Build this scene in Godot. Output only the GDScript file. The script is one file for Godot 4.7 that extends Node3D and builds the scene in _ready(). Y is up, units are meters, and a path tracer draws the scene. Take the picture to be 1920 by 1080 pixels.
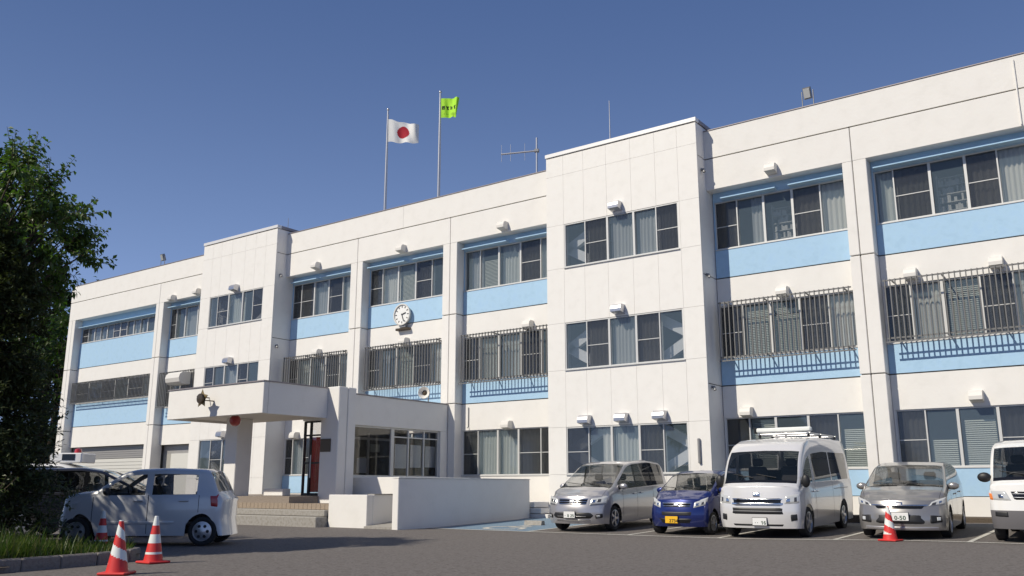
extends Node3D

# ------------------------------------------------------------------ state
var M := {}
var names := {}
var mesh_cache := {}
var rng := RandomNumberGenerator.new()

# ------------------------------------------------------------------ naming / parenting helpers
func numbered(called: String) -> String:
	var n: int = names.get(called, 0)
	names[called] = n + 1
	return called if n == 0 else "%s_%03d" % [called, n]

func origin_of(n: Node) -> Vector3:
	var p := Vector3.ZERO
	while n != self and n != null:
		p += n.position
		n = n.get_parent()
	return p

func tag(o, label: String, category: String, group := "", kind := ""):
	if label != "": o.set_meta("label", label)
	if category != "": o.set_meta("category", category)
	if group != "": o.set_meta("group", group)
	if kind != "": o.set_meta("kind", kind)
	return o

func thing(called: String, at: Vector3, label: String, category: String, group := "", turn := 0.0) -> Node3D:
	var o := Node3D.new()
	o.name = numbered(called)
	add_child(o, true)
	o.position = at
	o.rotation.y = turn
	tag(o, label, category, group)
	return o

func put(parent: Node, called: String, mesh: Mesh, mat: Material, at := Vector3.ZERO) -> MeshInstance3D:
	var o := MeshInstance3D.new()
	o.name = numbered(called) if parent == self else called
	o.mesh = mesh
	o.material_override = mat
	o.position = at
	parent.add_child(o, true)
	return o

# box given in world coordinates, made a child of parent (whose chain is unrotated)
func bx(parent: Node, called: String, a: Vector3, b: Vector3, mat: Material, bevel := 0.0) -> MeshInstance3D:
	var lo := Vector3(min(a.x, b.x), min(a.y, b.y), min(a.z, b.z))
	var hi := Vector3(max(a.x, b.x), max(a.y, b.y), max(a.z, b.z))
	return put(parent, called, box_mesh(hi - lo, bevel), mat, (lo + hi) * 0.5 - origin_of(parent))

func box_mesh(size: Vector3, bevel := 0.0) -> Mesh:
	var key := "%.3f %.3f %.3f %.3f" % [size.x, size.y, size.z, bevel]
	if mesh_cache.has(key): return mesh_cache[key]
	var m: Mesh
	if bevel <= 0.0:
		var b := BoxMesh.new()
		b.size = size
		m = b
	else:
		var st := begin()
		add_cbox(st, Vector3.ZERO, size, bevel)
		m = st.commit()
	mesh_cache[key] = m
	return m

# ------------------------------------------------------------------ mesh helpers
func begin() -> SurfaceTool:
	var st := SurfaceTool.new()
	st.begin(Mesh.PRIMITIVE_TRIANGLES)
	return st

func tri_n(st: SurfaceTool, a: Vector3, b: Vector3, c: Vector3, out_dir: Vector3):
	var n := (c - a).cross(b - a)
	if n.length_squared() < 1e-16: return
	n = n.normalized()
	if n.dot(out_dir) < 0.0:
		var t := b
		b = c
		c = t
		n = -n
	st.set_normal(n)
	st.add_vertex(a)
	st.set_normal(n)
	st.add_vertex(b)
	st.set_normal(n)
	st.add_vertex(c)

func quad_n(st, a, b, c, d, out_dir):
	tri_n(st, a, b, c, out_dir)
	tri_n(st, a, c, d, out_dir)

func add_box(st: SurfaceTool, ctr: Vector3, size: Vector3, basis := Basis.IDENTITY):
	var h := size * 0.5
	for ax in 3:
		for s in [-1.0, 1.0]:
			var n := Vector3.ZERO
			n[ax] = s
			var u := (ax + 1) % 3
			var v := (ax + 2) % 3
			var p := []
			for k in [[-1, -1], [1, -1], [1, 1], [-1, 1]]:
				var q := Vector3.ZERO
				q[ax] = s * h[ax]
				q[u] = k[0] * h[u]
				q[v] = k[1] * h[v]
				p.append(ctr + basis * q)
			quad_n(st, p[0], p[1], p[2], p[3], basis * n)

func add_cbox(st: SurfaceTool, ctr: Vector3, size: Vector3, c: float):
	var h := size * 0.5
	c = min(c, min(h.x, min(h.y, h.z)) * 0.9)
	for ax in 3:
		var u := (ax + 1) % 3
		var v := (ax + 2) % 3
		for s in [-1.0, 1.0]:
			var n := Vector3.ZERO
			n[ax] = s
			var p := []
			for k in [[-1, -1], [1, -1], [1, 1], [-1, 1]]:
				var q := Vector3.ZERO
				q[ax] = s * h[ax]
				q[u] = k[0] * (h[u] - c)
				q[v] = k[1] * (h[v] - c)
				p.append(ctr + q)
			quad_n(st, p[0], p[1], p[2], p[3], n)
		# edges running along ax
		for su in [-1.0, 1.0]:
			for sv in [-1.0, 1.0]:
				var p2 := []
				for e in [-1.0, 1.0]:
					var q1 := Vector3.ZERO
					q1[ax] = e * (h[ax] - c)
					q1[u] = su * h[u]
					q1[v] = sv * (h[v] - c)
					var q2 := Vector3.ZERO
					q2[ax] = e * (h[ax] - c)
					q2[u] = su * (h[u] - c)
					q2[v] = sv * h[v]
					p2.append([ctr + q1, ctr + q2])
				var n2 := Vector3.ZERO
				n2[u] = su
				n2[v] = sv
				quad_n(st, p2[0][0], p2[0][1], p2[1][1], p2[1][0], n2)
	for sx in [-1.0, 1.0]:
		for sy in [-1.0, 1.0]:
			for sz in [-1.0, 1.0]:
				var s3 := Vector3(sx, sy, sz)
				tri_n(st, ctr + s3 * (h - Vector3(0, c, c)), ctr + s3 * (h - Vector3(c, 0, c)), ctr + s3 * (h - Vector3(c, c, 0)), s3)

func add_tube(st: SurfaceTool, pts: Array, radii: Array, n := 8, caps := true):
	var rings := []
	var up := Vector3(0.13, 0.9, 0.41).normalized()
	for i in pts.size():
		var d: Vector3 = (pts[min(i + 1, pts.size() - 1)] - pts[max(i - 1, 0)])
		d = d.normalized()
		var a := d.cross(up)
		if a.length() < 0.1: a = d.cross(Vector3.RIGHT)
		a = a.normalized()
		var b := d.cross(a).normalized()
		var ring := []
		for k in n:
			var t := TAU * k / n
			var o := a * cos(t) + b * sin(t)
			ring.append([pts[i] + o * radii[i], o])
		rings.append(ring)
	for i in rings.size() - 1:
		for k in n:
			var k2 := (k + 1) % n
			var q := [rings[i][k], rings[i][k2], rings[i + 1][k2], rings[i + 1][k]]
			for idx in [[0, 1, 2], [0, 2, 3]]:
				var A = q[idx[0]]
				var B = q[idx[1]]
				var C = q[idx[2]]
				var nn: Vector3 = (C[0] - A[0]).cross(B[0] - A[0])
				if nn.dot(A[1]) < 0.0:
					var t2 = B
					B = C
					C = t2
				for V in [A, B, C]:
					st.set_normal(V[1])
					st.add_vertex(V[0])
	if caps:
		for e in [0, rings.size() - 1]:
			var dirn: Vector3 = (pts[0] - pts[1]) if e == 0 else (pts[-1] - pts[-2])
			for k in range(1, n - 1):
				tri_n(st, rings[e][0][0], rings[e][k][0], rings[e][k + 1][0], dirn)

func tube(pts: Array, r, n := 8) -> Mesh:
	var st := begin()
	var radii := []
	for p in pts: radii.append(r if not (r is Array) else 0.0)
	if r is Array: radii = r
	add_tube(st, pts, radii, n)
	return st.commit()

# surface of revolution about local axis Z (profile: Vector2(radius, z))
func add_lathe(st: SurfaceTool, prof: Array, n: int, xf := Transform3D.IDENTITY):
	for i in prof.size() - 1:
		var p: Vector2 = prof[i]
		var q: Vector2 = prof[i + 1]
		var e := q - p
		var nn := Vector2(e.y, -e.x).normalized()
		for k in n:
			var t0 := TAU * k / n
			var t1 := TAU * (k + 1) / n
			var c0 := Vector3(cos(t0), sin(t0), 0)
			var c1 := Vector3(cos(t1), sin(t1), 0)
			var a := c0 * p.x + Vector3(0, 0, p.y)
			var b := c1 * p.x + Vector3(0, 0, p.y)
			var c := c1 * q.x + Vector3(0, 0, q.y)
			var d := c0 * q.x + Vector3(0, 0, q.y)
			var n0 := (c0 * nn.x + Vector3(0, 0, nn.y)).normalized()
			var n1 := (c1 * nn.x + Vector3(0, 0, nn.y)).normalized()
			for tr in [[a, n0, b, n1, c, n1], [a, n0, c, n1, d, n0]]:
				var V0: Vector3 = xf * tr[0]
				var V1: Vector3 = xf * tr[2]
				var V2: Vector3 = xf * tr[4]
				if (V2 - V0).cross(V1 - V0).length_squared() < 1e-18: continue
				var N0: Vector3 = xf.basis * tr[1]
				var flip := (V2 - V0).cross(V1 - V0).dot(N0) < 0.0
				st.set_normal(N0)
				st.add_vertex(V0)
				if flip:
					st.set_normal(xf.basis * tr[5])
					st.add_vertex(V2)
					st.set_normal(xf.basis * tr[3])
					st.add_vertex(V1)
				else:
					st.set_normal(xf.basis * tr[3])
					st.add_vertex(V1)
					st.set_normal(xf.basis * tr[5])
					st.add_vertex(V2)

func lathe(prof: Array, n: int, xf := Transform3D.IDENTITY) -> Mesh:
	var st := begin()
	add_lathe(st, prof, n, xf)
	return st.commit()

# extrude polygon given in (z, y) along x, centred on x = 0
func prism_x(poly: Array, w: float) -> Mesh:
	var st := begin()
	var c := Vector2.ZERO
	for p in poly: c += p
	c /= poly.size()
	var n := poly.size()
	for i in n:
		var p: Vector2 = poly[i]
		var q: Vector2 = poly[(i + 1) % n]
		var a := Vector3(-w / 2, p.y, p.x)
		var b := Vector3(w / 2, p.y, p.x)
		var cc := Vector3(w / 2, q.y, q.x)
		var d := Vector3(-w / 2, q.y, q.x)
		var m := (p + q) * 0.5 - c
		quad_n(st, a, b, cc, d, Vector3(0, m.y, m.x))
	var pts := PackedVector2Array(poly)
	var idx := Geometry2D.triangulate_polygon(pts)
	for s in [-1.0, 1.0]:
		for i in range(0, idx.size(), 3):
			var v := []
			for k in 3: v.append(Vector3(s * w / 2, pts[idx[i + k]].y, pts[idx[i + k]].x))
			tri_n(st, v[0], v[1], v[2], Vector3(s, 0, 0))
	return st.commit()

# ------------------------------------------------------------------ materials
func lin(r: float, g: float, b: float) -> Color:
	return Color(r, g, b).linear_to_srgb()

func mat(col: Color, rough := 0.8, metal := 0.0) -> StandardMaterial3D:
	var m := StandardMaterial3D.new()
	m.albedo_color = col
	m.roughness = rough
	m.metallic = metal
	return m

func noise_tex(freq: float, stops: Array, seed_: int, size := 512, octaves := 5, normal := false, bump := 4.0) -> NoiseTexture2D:
	var f := FastNoiseLite.new()
	f.seed = seed_
	f.frequency = freq
	f.fractal_octaves = octaves
	f.noise_type = FastNoiseLite.TYPE_SIMPLEX_SMOOTH
	var t := NoiseTexture2D.new()
	t.width = size
	t.height = size
	t.seamless = true
	t.noise = f
	if normal:
		t.as_normal_map = true
		t.bump_strength = bump
	elif stops.size() > 0:
		var g := Gradient.new()
		var offs := PackedFloat32Array()
		var cols := PackedColorArray()
		for s in stops:
			offs.append(s[0])
			cols.append(s[1])
		g.offsets = offs
		g.colors = cols
		t.color_ramp = g
	return t

func world_noise(m: StandardMaterial3D, tex: Texture2D, metres: float, nrm: Texture2D = null, nscale := 0.4):
	m.albedo_texture = tex
	m.uv1_triplanar = true
	m.uv1_world_triplanar = true
	m.uv1_scale = Vector3.ONE / metres
	if nrm != null:
		m.normal_enabled = true
		m.normal_texture = nrm
		m.normal_scale = nscale
	return m

func glass_mat(col: Color, alpha: float) -> StandardMaterial3D:
	var m := mat(Color(col.r, col.g, col.b, alpha), 0.02)
	m.transparency = BaseMaterial3D.TRANSPARENCY_ALPHA
	m.metallic_specular = 0.5
	return m

func paint(col: Color, metal := 0.0, rough := 0.35) -> StandardMaterial3D:
	var m := mat(col, rough, metal)
	m.clearcoat_enabled = true
	m.clearcoat = 1.0
	m.clearcoat_roughness = 0.03
	return m

func make_materials():
	var plaster := noise_tex(0.02, [[0.0, Color(0.974, 0.973, 0.970)], [0.4, Color(0.992, 0.991, 0.990)], [1.0, Color(1, 1, 1)]], 3)
	var fine_n := noise_tex(0.09, [], 8, 512, 4, true, 3.0)
	M.white = world_noise(mat(lin(0.78, 0.762, 0.725), 0.85), plaster, 7.0, fine_n, 0.045)
	M.panel = world_noise(mat(lin(0.79, 0.772, 0.735), 0.6), plaster, 5.0, fine_n, 0.02)
	var bluen := noise_tex(0.03, [[0.0, Color(0.95, 0.96, 0.97)], [0.5, Color(1, 1, 1)], [1.0, Color(0.97, 0.98, 1)]], 5)
	M.blue = world_noise(mat(lin(0.385, 0.57, 0.74), 0.8), bluen, 6.0, fine_n, 0.05)
	M.groove = mat(lin(0.09, 0.085, 0.08), 0.95)
	M.coping = mat(lin(0.28, 0.255, 0.26), 0.5, 0.3)
	M.cap = mat(lin(0.75, 0.74, 0.72), 0.4, 0.2)
	M.alu = mat(lin(0.60, 0.60, 0.585), 0.45, 0.15)
	M.alu_dark = mat(lin(0.05, 0.05, 0.05), 0.45, 0.3)
	M.grille = mat(lin(0.17, 0.168, 0.163), 0.5, 0.35)
	M.glass = glass_mat(Color(0.46, 0.53, 0.57), 0.18)
	M.screen = glass_mat(Color(0.22, 0.22, 0.225), 0.38)
	M.screen.roughness = 0.12
	M.porch_glass = glass_mat(Color(0.06, 0.07, 0.07), 0.14)
	M.inner_wall = mat(lin(0.34, 0.33, 0.30), 0.9)
	M.inner_floor = mat(lin(0.10, 0.095, 0.09), 0.8)
	M.curtain = mat(lin(0.48, 0.51, 0.48), 0.9)
	M.curtain.backlight_enabled = true
	M.curtain.backlight = lin(0.05, 0.055, 0.05)
	M.blind = mat(lin(0.46, 0.49, 0.43), 0.7)
	M.curtain_pale = mat(lin(0.60, 0.61, 0.57), 0.9)
	M.curtain_grey = mat(lin(0.36, 0.38, 0.38), 0.9)
	M.shelf = mat(lin(0.42, 0.42, 0.40), 0.7)
	M.brace = mat(lin(0.72, 0.74, 0.76), 0.6)
	M.hood_white = mat(lin(0.66, 0.64, 0.60), 0.5)
	M.hood_steel = mat(lin(0.55, 0.55, 0.57), 0.3, 0.85)
	M.steel = mat(lin(0.55, 0.55, 0.56), 0.35, 0.8)
	M.steel_dull = mat(lin(0.30, 0.30, 0.30), 0.5, 0.6)
	M.black = mat(lin(0.012, 0.012, 0.013), 0.5)
	M.black_gloss = mat(lin(0.01, 0.01, 0.011), 0.12)
	M.rubber = mat(lin(0.022, 0.022, 0.022), 0.85)
	M.chrome = mat(lin(0.72, 0.71, 0.70), 0.16, 1.0)
	M.alloy = mat(lin(0.55, 0.55, 0.56), 0.3, 0.8)
	M.lamp_lens = paint(lin(0.56, 0.57, 0.56), 0.15, 0.2)
	M.lamp_dark = mat(lin(0.08, 0.08, 0.09), 0.15, 0.3)
	M.amber = paint(lin(0.75, 0.20, 0.02))
	M.tail_red = paint(lin(0.45, 0.02, 0.025))
	M.seat = mat(lin(0.035, 0.035, 0.038), 0.9)
	M.seat_grey = mat(lin(0.16, 0.16, 0.16), 0.9)
	M.plate_white = mat(lin(0.80, 0.80, 0.78), 0.5)
	M.plate_yellow = mat(lin(0.85, 0.48, 0.02), 0.5)
	M.plate_ink = mat(lin(0.02, 0.07, 0.035), 0.6)
	M.car_glass = glass_mat(Color(0.12, 0.15, 0.14), 0.22)
	M.privacy = glass_mat(Color(0.03, 0.03, 0.035), 0.72)
	# ground
	var asp := noise_tex(0.05, [[0.0, Color(0.76, 0.75, 0.74)], [0.35, Color(0.92, 0.91, 0.90)], [0.65, Color(1, 1, 1)], [1.0, Color(0.88, 0.87, 0.86)]], 11, 1024, 6)
	var grain := noise_tex(0.35, [[0.0, Color(0.55, 0.55, 0.55)], [0.5, Color(0.95, 0.95, 0.95)], [1.0, Color(1, 1, 1)]], 12, 512, 3)
	var asp_n := noise_tex(0.3, [], 13, 512, 3, true, 6.0)
	M.asphalt = world_noise(mat(lin(0.182, 0.164, 0.151), 0.92), asp, 9.0, null)
	M.asphalt.detail_enabled = true
	M.asphalt.detail_blend_mode = BaseMaterial3D.BLEND_MODE_MUL
	M.asphalt.detail_albedo = grain
	M.asphalt.detail_uv_layer = BaseMaterial3D.DETAIL_UV_1
	M.line = world_noise(mat(lin(0.62, 0.61, 0.56), 0.85), noise_tex(0.12, [[0.0, Color(0.45, 0.44, 0.42)], [0.42, Color(0.85, 0.84, 0.82)], [0.6, Color(1, 1, 1)], [1.0, Color(1, 1, 1)]], 21, 512, 5), 1.7)
	M.blue_line = world_noise(mat(lin(0.19, 0.28, 0.37), 0.85), noise_tex(0.1, [[0.0, Color(0.62, 0.6, 0.58)], [0.4, Color(0.85, 0.85, 0.85)], [0.6, Color(1, 1, 1)], [1.0, Color(0.92, 0.95, 0.98)]], 22, 512, 5), 2.3)
	var conc := noise_tex(0.04, [[0.0, Color(0.84, 0.825, 0.80)], [0.5, Color(0.955, 0.95, 0.94)], [1.0, Color(1, 1, 1)]], 31)
	M.concrete = world_noise(mat(lin(0.35, 0.335, 0.31), 0.9), conc, 2.5, fine_n, 0.3)
	M.kerb = world_noise(mat(lin(0.22, 0.20, 0.185), 0.92), conc, 1.4, fine_n, 0.5)
	M.tile_beige = world_noise(mat(lin(0.36, 0.29, 0.22), 0.6), conc, 1.0)
	M.porch_tile = world_noise(mat(lin(0.30, 0.25, 0.205), 0.55), conc, 1.1)
	M.soil = world_noise(mat(lin(0.13, 0.105, 0.08), 0.95), conc, 0.9, asp_n, 0.8)
	M.shutter = mat(lin(0.36, 0.35, 0.34), 0.45, 0.3)
	M.shutter_light = mat(lin(0.66, 0.65, 0.60), 0.5, 0.1)
	M.red_cloth = mat(lin(0.74, 0.025, 0.045), 0.8)
	M.paper = mat(lin(0.72, 0.74, 0.74), 0.8)
	M.gold = mat(lin(0.24, 0.18, 0.09), 0.4, 0.7)
	M.bronze = mat(lin(0.10, 0.075, 0.05), 0.4, 0.6)
	M.red_globe = paint(lin(0.33, 0.015, 0.015))
	M.cone_red = mat(lin(0.62, 0.035, 0.03), 0.5)
	M.cone_white = mat(lin(0.74, 0.76, 0.72), 0.45)
	M.bark = world_noise(mat(lin(0.085, 0.062, 0.045), 0.95), conc, 0.35, fine_n, 1.0)
	M.leaf = mat(Color.WHITE, 0.45)
	M.leaf.vertex_color_use_as_albedo = true
	M.leaf.backlight_enabled = true
	M.leaf.backlight = lin(0.55, 0.85, 0.22)
	M.leaf.cull_mode = BaseMaterial3D.CULL_DISABLED
	M.needle = mat(Color.WHITE, 0.7)
	M.needle.vertex_color_use_as_albedo = true
	M.needle.backlight_enabled = true
	M.needle.backlight = lin(0.4, 0.5, 0.18)
	M.needle.cull_mode = BaseMaterial3D.CULL_DISABLED
	M.hill = world_noise(mat(lin(0.03, 0.055, 0.018), 0.95), conc, 6.0)
	M.flag = mat(Color.WHITE, 0.85)
	M.flag.vertex_color_use_as_albedo = true
	M.flag.cull_mode = BaseMaterial3D.CULL_DISABLED
	M.flag.backlight_enabled = true
	M.flag.backlight = lin(0.2, 0.2, 0.2)

# ------------------------------------------------------------------ ground
func gy(x: float, z: float) -> float:
	var rise: float = clamp((7.0 - z) / 7.0, 0.0, 1.0) * 0.20
	var side := 0.09 * smoothstep(-9.0, -3.5, x) * (1.0 - smoothstep(7.5, 14.0, z))
	return rise + side

func sheet_y(x, z, up): return Vector3(x, gy(x, z) + up, z)

# a painted quad on the ground: corners in (x, z), finely split so that it follows the surface
func ground_patch(a: Vector2, b: Vector2, c: Vector2, d: Vector2, up: float, n := 12, m := 2) -> Mesh:
	var st := begin()
	for i in n:
		for j in m:
			var p := []
			for k in [[0, 0], [1, 0], [1, 1], [0, 1]]:
				var u := float(i + k[0]) / n
				var v := float(j + k[1]) / m
				var q: Vector2 = a.lerp(b, u).lerp(d.lerp(c, u), v)
				p.append(sheet_y(q.x, q.y, up))
			quad_n(st, p[0], p[1], p[2], p[3], Vector3.UP)
	return st.commit()

func build_ground():
	var xs := [-700.0, -300.0, -150.0, -80.0, -55.0]
	for i in range(-45, 12): xs.append(float(i))
	for v in [15.0, 25.0, 50.0, 120.0, 300.0, 700.0]: xs.append(v)
	var zs := [-700.0, -250.0, -80.0, -20.0, -8.0, -4.0]
	for i in range(-2, 31): zs.append(float(i))
	for v in [34.0, 45.0, 80.0, 200.0, 700.0]: zs.append(v)
	var st := begin()
	st.set_smooth_group(0)
	for i in xs.size() - 1:
		for j in zs.size() - 1:
			var a = sheet_y(xs[i], zs[j], 0.0)
			var b = sheet_y(xs[i + 1], zs[j], 0.0)
			var c = sheet_y(xs[i + 1], zs[j + 1], 0.0)
			var d = sheet_y(xs[i], zs[j + 1], 0.0)
			for v in [a, b, c, a, c, d]: st.add_vertex(v)
	st.generate_normals()
	tag(put(self, "ground", st.commit(), M.asphalt), "grey asphalt car park surface in front of the building", "", "", "structure")
	# strip of bare soil along the foot of the facade
	bx_struct("soil_strip", Vector3(-11.45, 0.1, 0.02), Vector3(6, 0.40, 0.75), M.soil)

func bx_struct(called, a, b, m):
	var o := bx(self, called, a, b, m, 0.02)
	tag(o, "", "", "", "structure")
	return o

func marking(called, a, b, c, d, m, label, up := 0.004, n := 12):
	var o := put(self, called, ground_patch(a, b, c, d, up, n), m)
	tag(o, label, "", "", "structure")
	return o

func build_markings():
	marking("parking_line", Vector2(-17.55, 6.98), Vector2(4, 6.98), Vector2(4, 6.86), Vector2(-17.55, 6.86), M.line, "long white line along the front of the parking bays", 0.008, 60)
	var k := 0
	for x in [-14.15, -11.1, -8.72, -6.05, -3.4, -0.8]:
		marking("parking_line", Vector2(x - 0.05, 1.8), Vector2(x + 0.05, 1.8), Vector2(x + 0.05, 6.86), Vector2(x - 0.05, 6.86), M.line, "white line dividing two parking bays", 0.008, 2)
		k += 1
	marking("blue_parking_bay", Vector2(-17.6, 1.6), Vector2(-14.2, 1.6), Vector2(-14.2, 6.86), Vector2(-17.6, 6.86), M.blue_line, "faded blue paint of the accessible parking bay", 0.004, 20)
	marking("parking_line", Vector2(-17.6, 2.5), Vector2(-17.48, 2.5), Vector2(-17.48, 6.86), Vector2(-17.6, 6.86), M.line, "white edge line of the blue parking bay", 0.008, 4)
	# wheelchair pictogram, painted white
	var st := begin()
	var cx := -15.6
	var cz := 5.6
	var segs := [[Vector2(0.1, -0.75), Vector2(0.0, 0.1)], [Vector2(0.0, 0.1), Vector2(0.55, 0.15)], [Vector2(0.55, 0.15), Vector2(0.8, 0.75)], [Vector2(0.05, -0.3), Vector2(0.5, -0.28)]]
	for i in 14:
		var t0 := 0.5 + i * 0.3
		var t1 := t0 + 0.3
		segs.append([Vector2(0.05 + cos(t0) * 0.6, 0.35 + sin(t0) * 0.6), Vector2(0.05 + cos(t1) * 0.6, 0.35 + sin(t1) * 0.6)])
	for s in segs:
		var d: Vector2 = (s[1] - s[0]).normalized()
		var n := Vector2(-d.y, d.x) * 0.09
		var p := []
		for q in [s[0] - n, s[1] - n, s[1] + n, s[0] + n]: p.append(sheet_y(cx + q.x, cz + q.y, 0.010))
		quad_n(st, p[0], p[1], p[2], p[3], Vector3.UP)
	for i in 10:
		var t0 := TAU * i / 10
		var t1 := TAU * (i + 1) / 10
		tri_n(st, sheet_y(cx + 0.1, cz - 0.95, 0.010), sheet_y(cx + 0.1 + cos(t0) * 0.17, cz - 0.95 + sin(t0) * 0.17, 0.010), sheet_y(cx + 0.1 + cos(t1) * 0.17, cz - 0.95 + sin(t1) * 0.17, 0.010), Vector3.UP)
	tag(put(self, "wheelchair_symbol", st.commit(), M.line), "white painted wheelchair symbol on the blue parking bay", "", "", "structure")

# ------------------------------------------------------------------ building
const R := -0.45      # plane of the recessed infill
const TW := 0.65      # front of the stair towers
var bld: Node3D

func curtain_mesh(w: float, h: float, seed_: int) -> Mesh:
	var st := begin()
	st.set_smooth_group(0)
	var r2 := RandomNumberGenerator.new()
	r2.seed = seed_
	var n := int(max(6, w / 0.035))
	var pts := []
	var ph := r2.randf() * 6.0
	for i in n + 1:
		var x := -w / 2 + w * i / n
		pts.append(Vector2(x, 0.035 * sin(x * 42.0 + ph + 1.5 * sin(x * 5.0 + ph))))
	for i in n:
		var a := Vector3(pts[i].x, -h / 2, pts[i].y)
		var b := Vector3(pts[i + 1].x, -h / 2, pts[i + 1].y)
		var c := Vector3(pts[i + 1].x, h / 2, pts[i + 1].y)
		var d := Vector3(pts[i].x, h / 2, pts[i].y)
		for v in [a, d, c, a, c, b]: st.add_vertex(v)
	st.generate_normals()
	return st.commit()

func shelf_mesh(w: float, h: float, seed_: int) -> Mesh:
	var st := begin()
	var r2 := RandomNumberGenerator.new()
	r2.seed = seed_
	for s in [-1.0, 1.0]: add_box(st, Vector3(s * w * 0.48, 0, 0), Vector3(0.03, h * 0.9, 0.3))
	for i in 6:
		var y := -h * 0.42 + i * h * 0.155
		add_box(st, Vector3(0, y, 0), Vector3(w * 0.95, 0.025, 0.3))
		var x := -w * 0.45
		while x < w * 0.42 and i < 5:
			var bw := r2.randf_range(0.03, 0.09)
			var bh := r2.randf_range(0.12, 0.22)
			if r2.randf() < 0.7: add_box(st, Vector3(x + bw / 2, y + 0.014 + bh / 2, 0.02), Vector3(bw * 0.92, bh, 0.22))
			x += bw
	return st.commit()

func blind_mesh(w: float, h: float) -> Mesh:
	var st := begin()
	var n := int(h / 0.055)
	for i in n:
		add_box(st, Vector3(0, -h / 2 + (i + 0.5) * h / n, 0), Vector3(w, 0.004, 0.045), Basis(Vector3.RIGHT, 0.95))
	return st.commit()

# xs: dividers, kinds: one letter per pane.  c curtain, C curtain drawn half, b blind, B blind half down,
# s dark insect screen with a middle rail, d plain glass, k screen over curtain
func window(xs: Array, y0: float, y1: float, z: float, kinds: String, heavy: Array, label := "", parent: Node = null):
	if parent == null: parent = bld
	var x0: float = xs[0]
	var x1: float = xs[-1]
	var ctr := Vector3((x0 + x1) / 2, y0, z)
	var st := begin()
	var fd := 0.09
	var t := 0.036
	var loc := func(a: Vector3, b: Vector3): add_box(st, (a + b) * 0.5 - ctr, (b - a).abs())
	loc.call(Vector3(x0, y0, z - fd), Vector3(x0 + t, y1, z))
	loc.call(Vector3(x1 - t, y0, z - fd), Vector3(x1, y1, z))
	loc.call(Vector3(x0 + t, y0, z - fd), Vector3(x1 - t, y0 + t, z))
	loc.call(Vector3(x0 + t, y1 - t, z - fd), Vector3(x1 - t, y1, z))
	for i in range(1, xs.size() - 1):
		var w := 0.038 if heavy.has(i) else 0.018
		loc.call(Vector3(xs[i] - w, y0 + t, z - fd + 0.003), Vector3(xs[i] + w, y1 - t, z - 0.003))
	var f := put(parent, "window", st.commit(), M.alu, ctr - origin_of(parent))
	if label != "": f.set_meta("label", label)
	bx(f, "sill", Vector3(x0 - 0.02, y0 - 0.035, z - 0.02), Vector3(x1 + 0.02, y0 - 0.002, z + 0.06), M.alu)
	for i in xs.size() - 1:
		var a: float = xs[i] + (0.05 if heavy.has(i) else 0.03)
		var b: float = xs[i + 1] - (0.05 if heavy.has(i + 1) else 0.03)
		var k := kinds[i % kinds.length()]
		var zp := z - (0.045 if i % 2 == 0 else 0.065)
		put(f, "pane", box_mesh(Vector3(b - a, y1 - y0 - 2 * t, 0.006)), M.glass, Vector3((a + b) / 2, (y0 + y1) / 2, zp) - ctr)
		var sd := int(abs(xs[i]) * 97.0 + y0 * 31.0)
		if k == "s" or k == "k":
			put(f, "insect_screen", box_mesh(Vector3(b - a, y1 - y0 - 2 * t, 0.002)), M.screen, Vector3((a + b) / 2, (y0 + y1) / 2, z - 0.025) - ctr)
			bx(f, "screen_rail", Vector3(a, lerp(y0, y1, 0.47) - 0.011, z - 0.03), Vector3(b, lerp(y0, y1, 0.47) + 0.011, z - 0.008), M.alu)
		if k == "c" or k == "k":
			put(f, "curtain", curtain_mesh(b - a + 0.05, y1 - y0, sd), [M.curtain, M.curtain_grey, M.curtain_pale][sd % 3], Vector3((a + b) / 2, (y0 + y1) / 2, z - 0.24) - ctr)
		elif k == "C":
			var w2 := (b - a) * (0.35 + 0.02 * (sd % 15))
			var xc := a + w2 / 2 if sd % 2 == 0 else b - w2 / 2
			put(f, "curtain", curtain_mesh(w2, y1 - y0, sd), [M.curtain, M.curtain_pale, M.curtain_grey][sd % 3], Vector3(xc, (y0 + y1) / 2, z - 0.24) - ctr)
		elif k == "h":
			put(f, "bookshelf", shelf_mesh(b - a, y1 - y0, sd), M.shelf, Vector3((a + b) / 2, (y0 + y1) / 2 - 0.15, z - 0.75) - ctr)
		elif k == "b":
			put(f, "blind", blind_mesh(b - a, y1 - y0), M.blind, Vector3((a + b) / 2, (y0 + y1) / 2, z - 0.2) - ctr)
		elif k == "B":
			var hh := (y1 - y0) * (0.45 + 0.04 * (sd % 10))
			put(f, "blind", blind_mesh(b - a - 0.12, hh), M.blind, Vector3((a + b) / 2, y0 + 0.03 + hh / 2, z - 0.2) - ctr)
	return f

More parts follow.
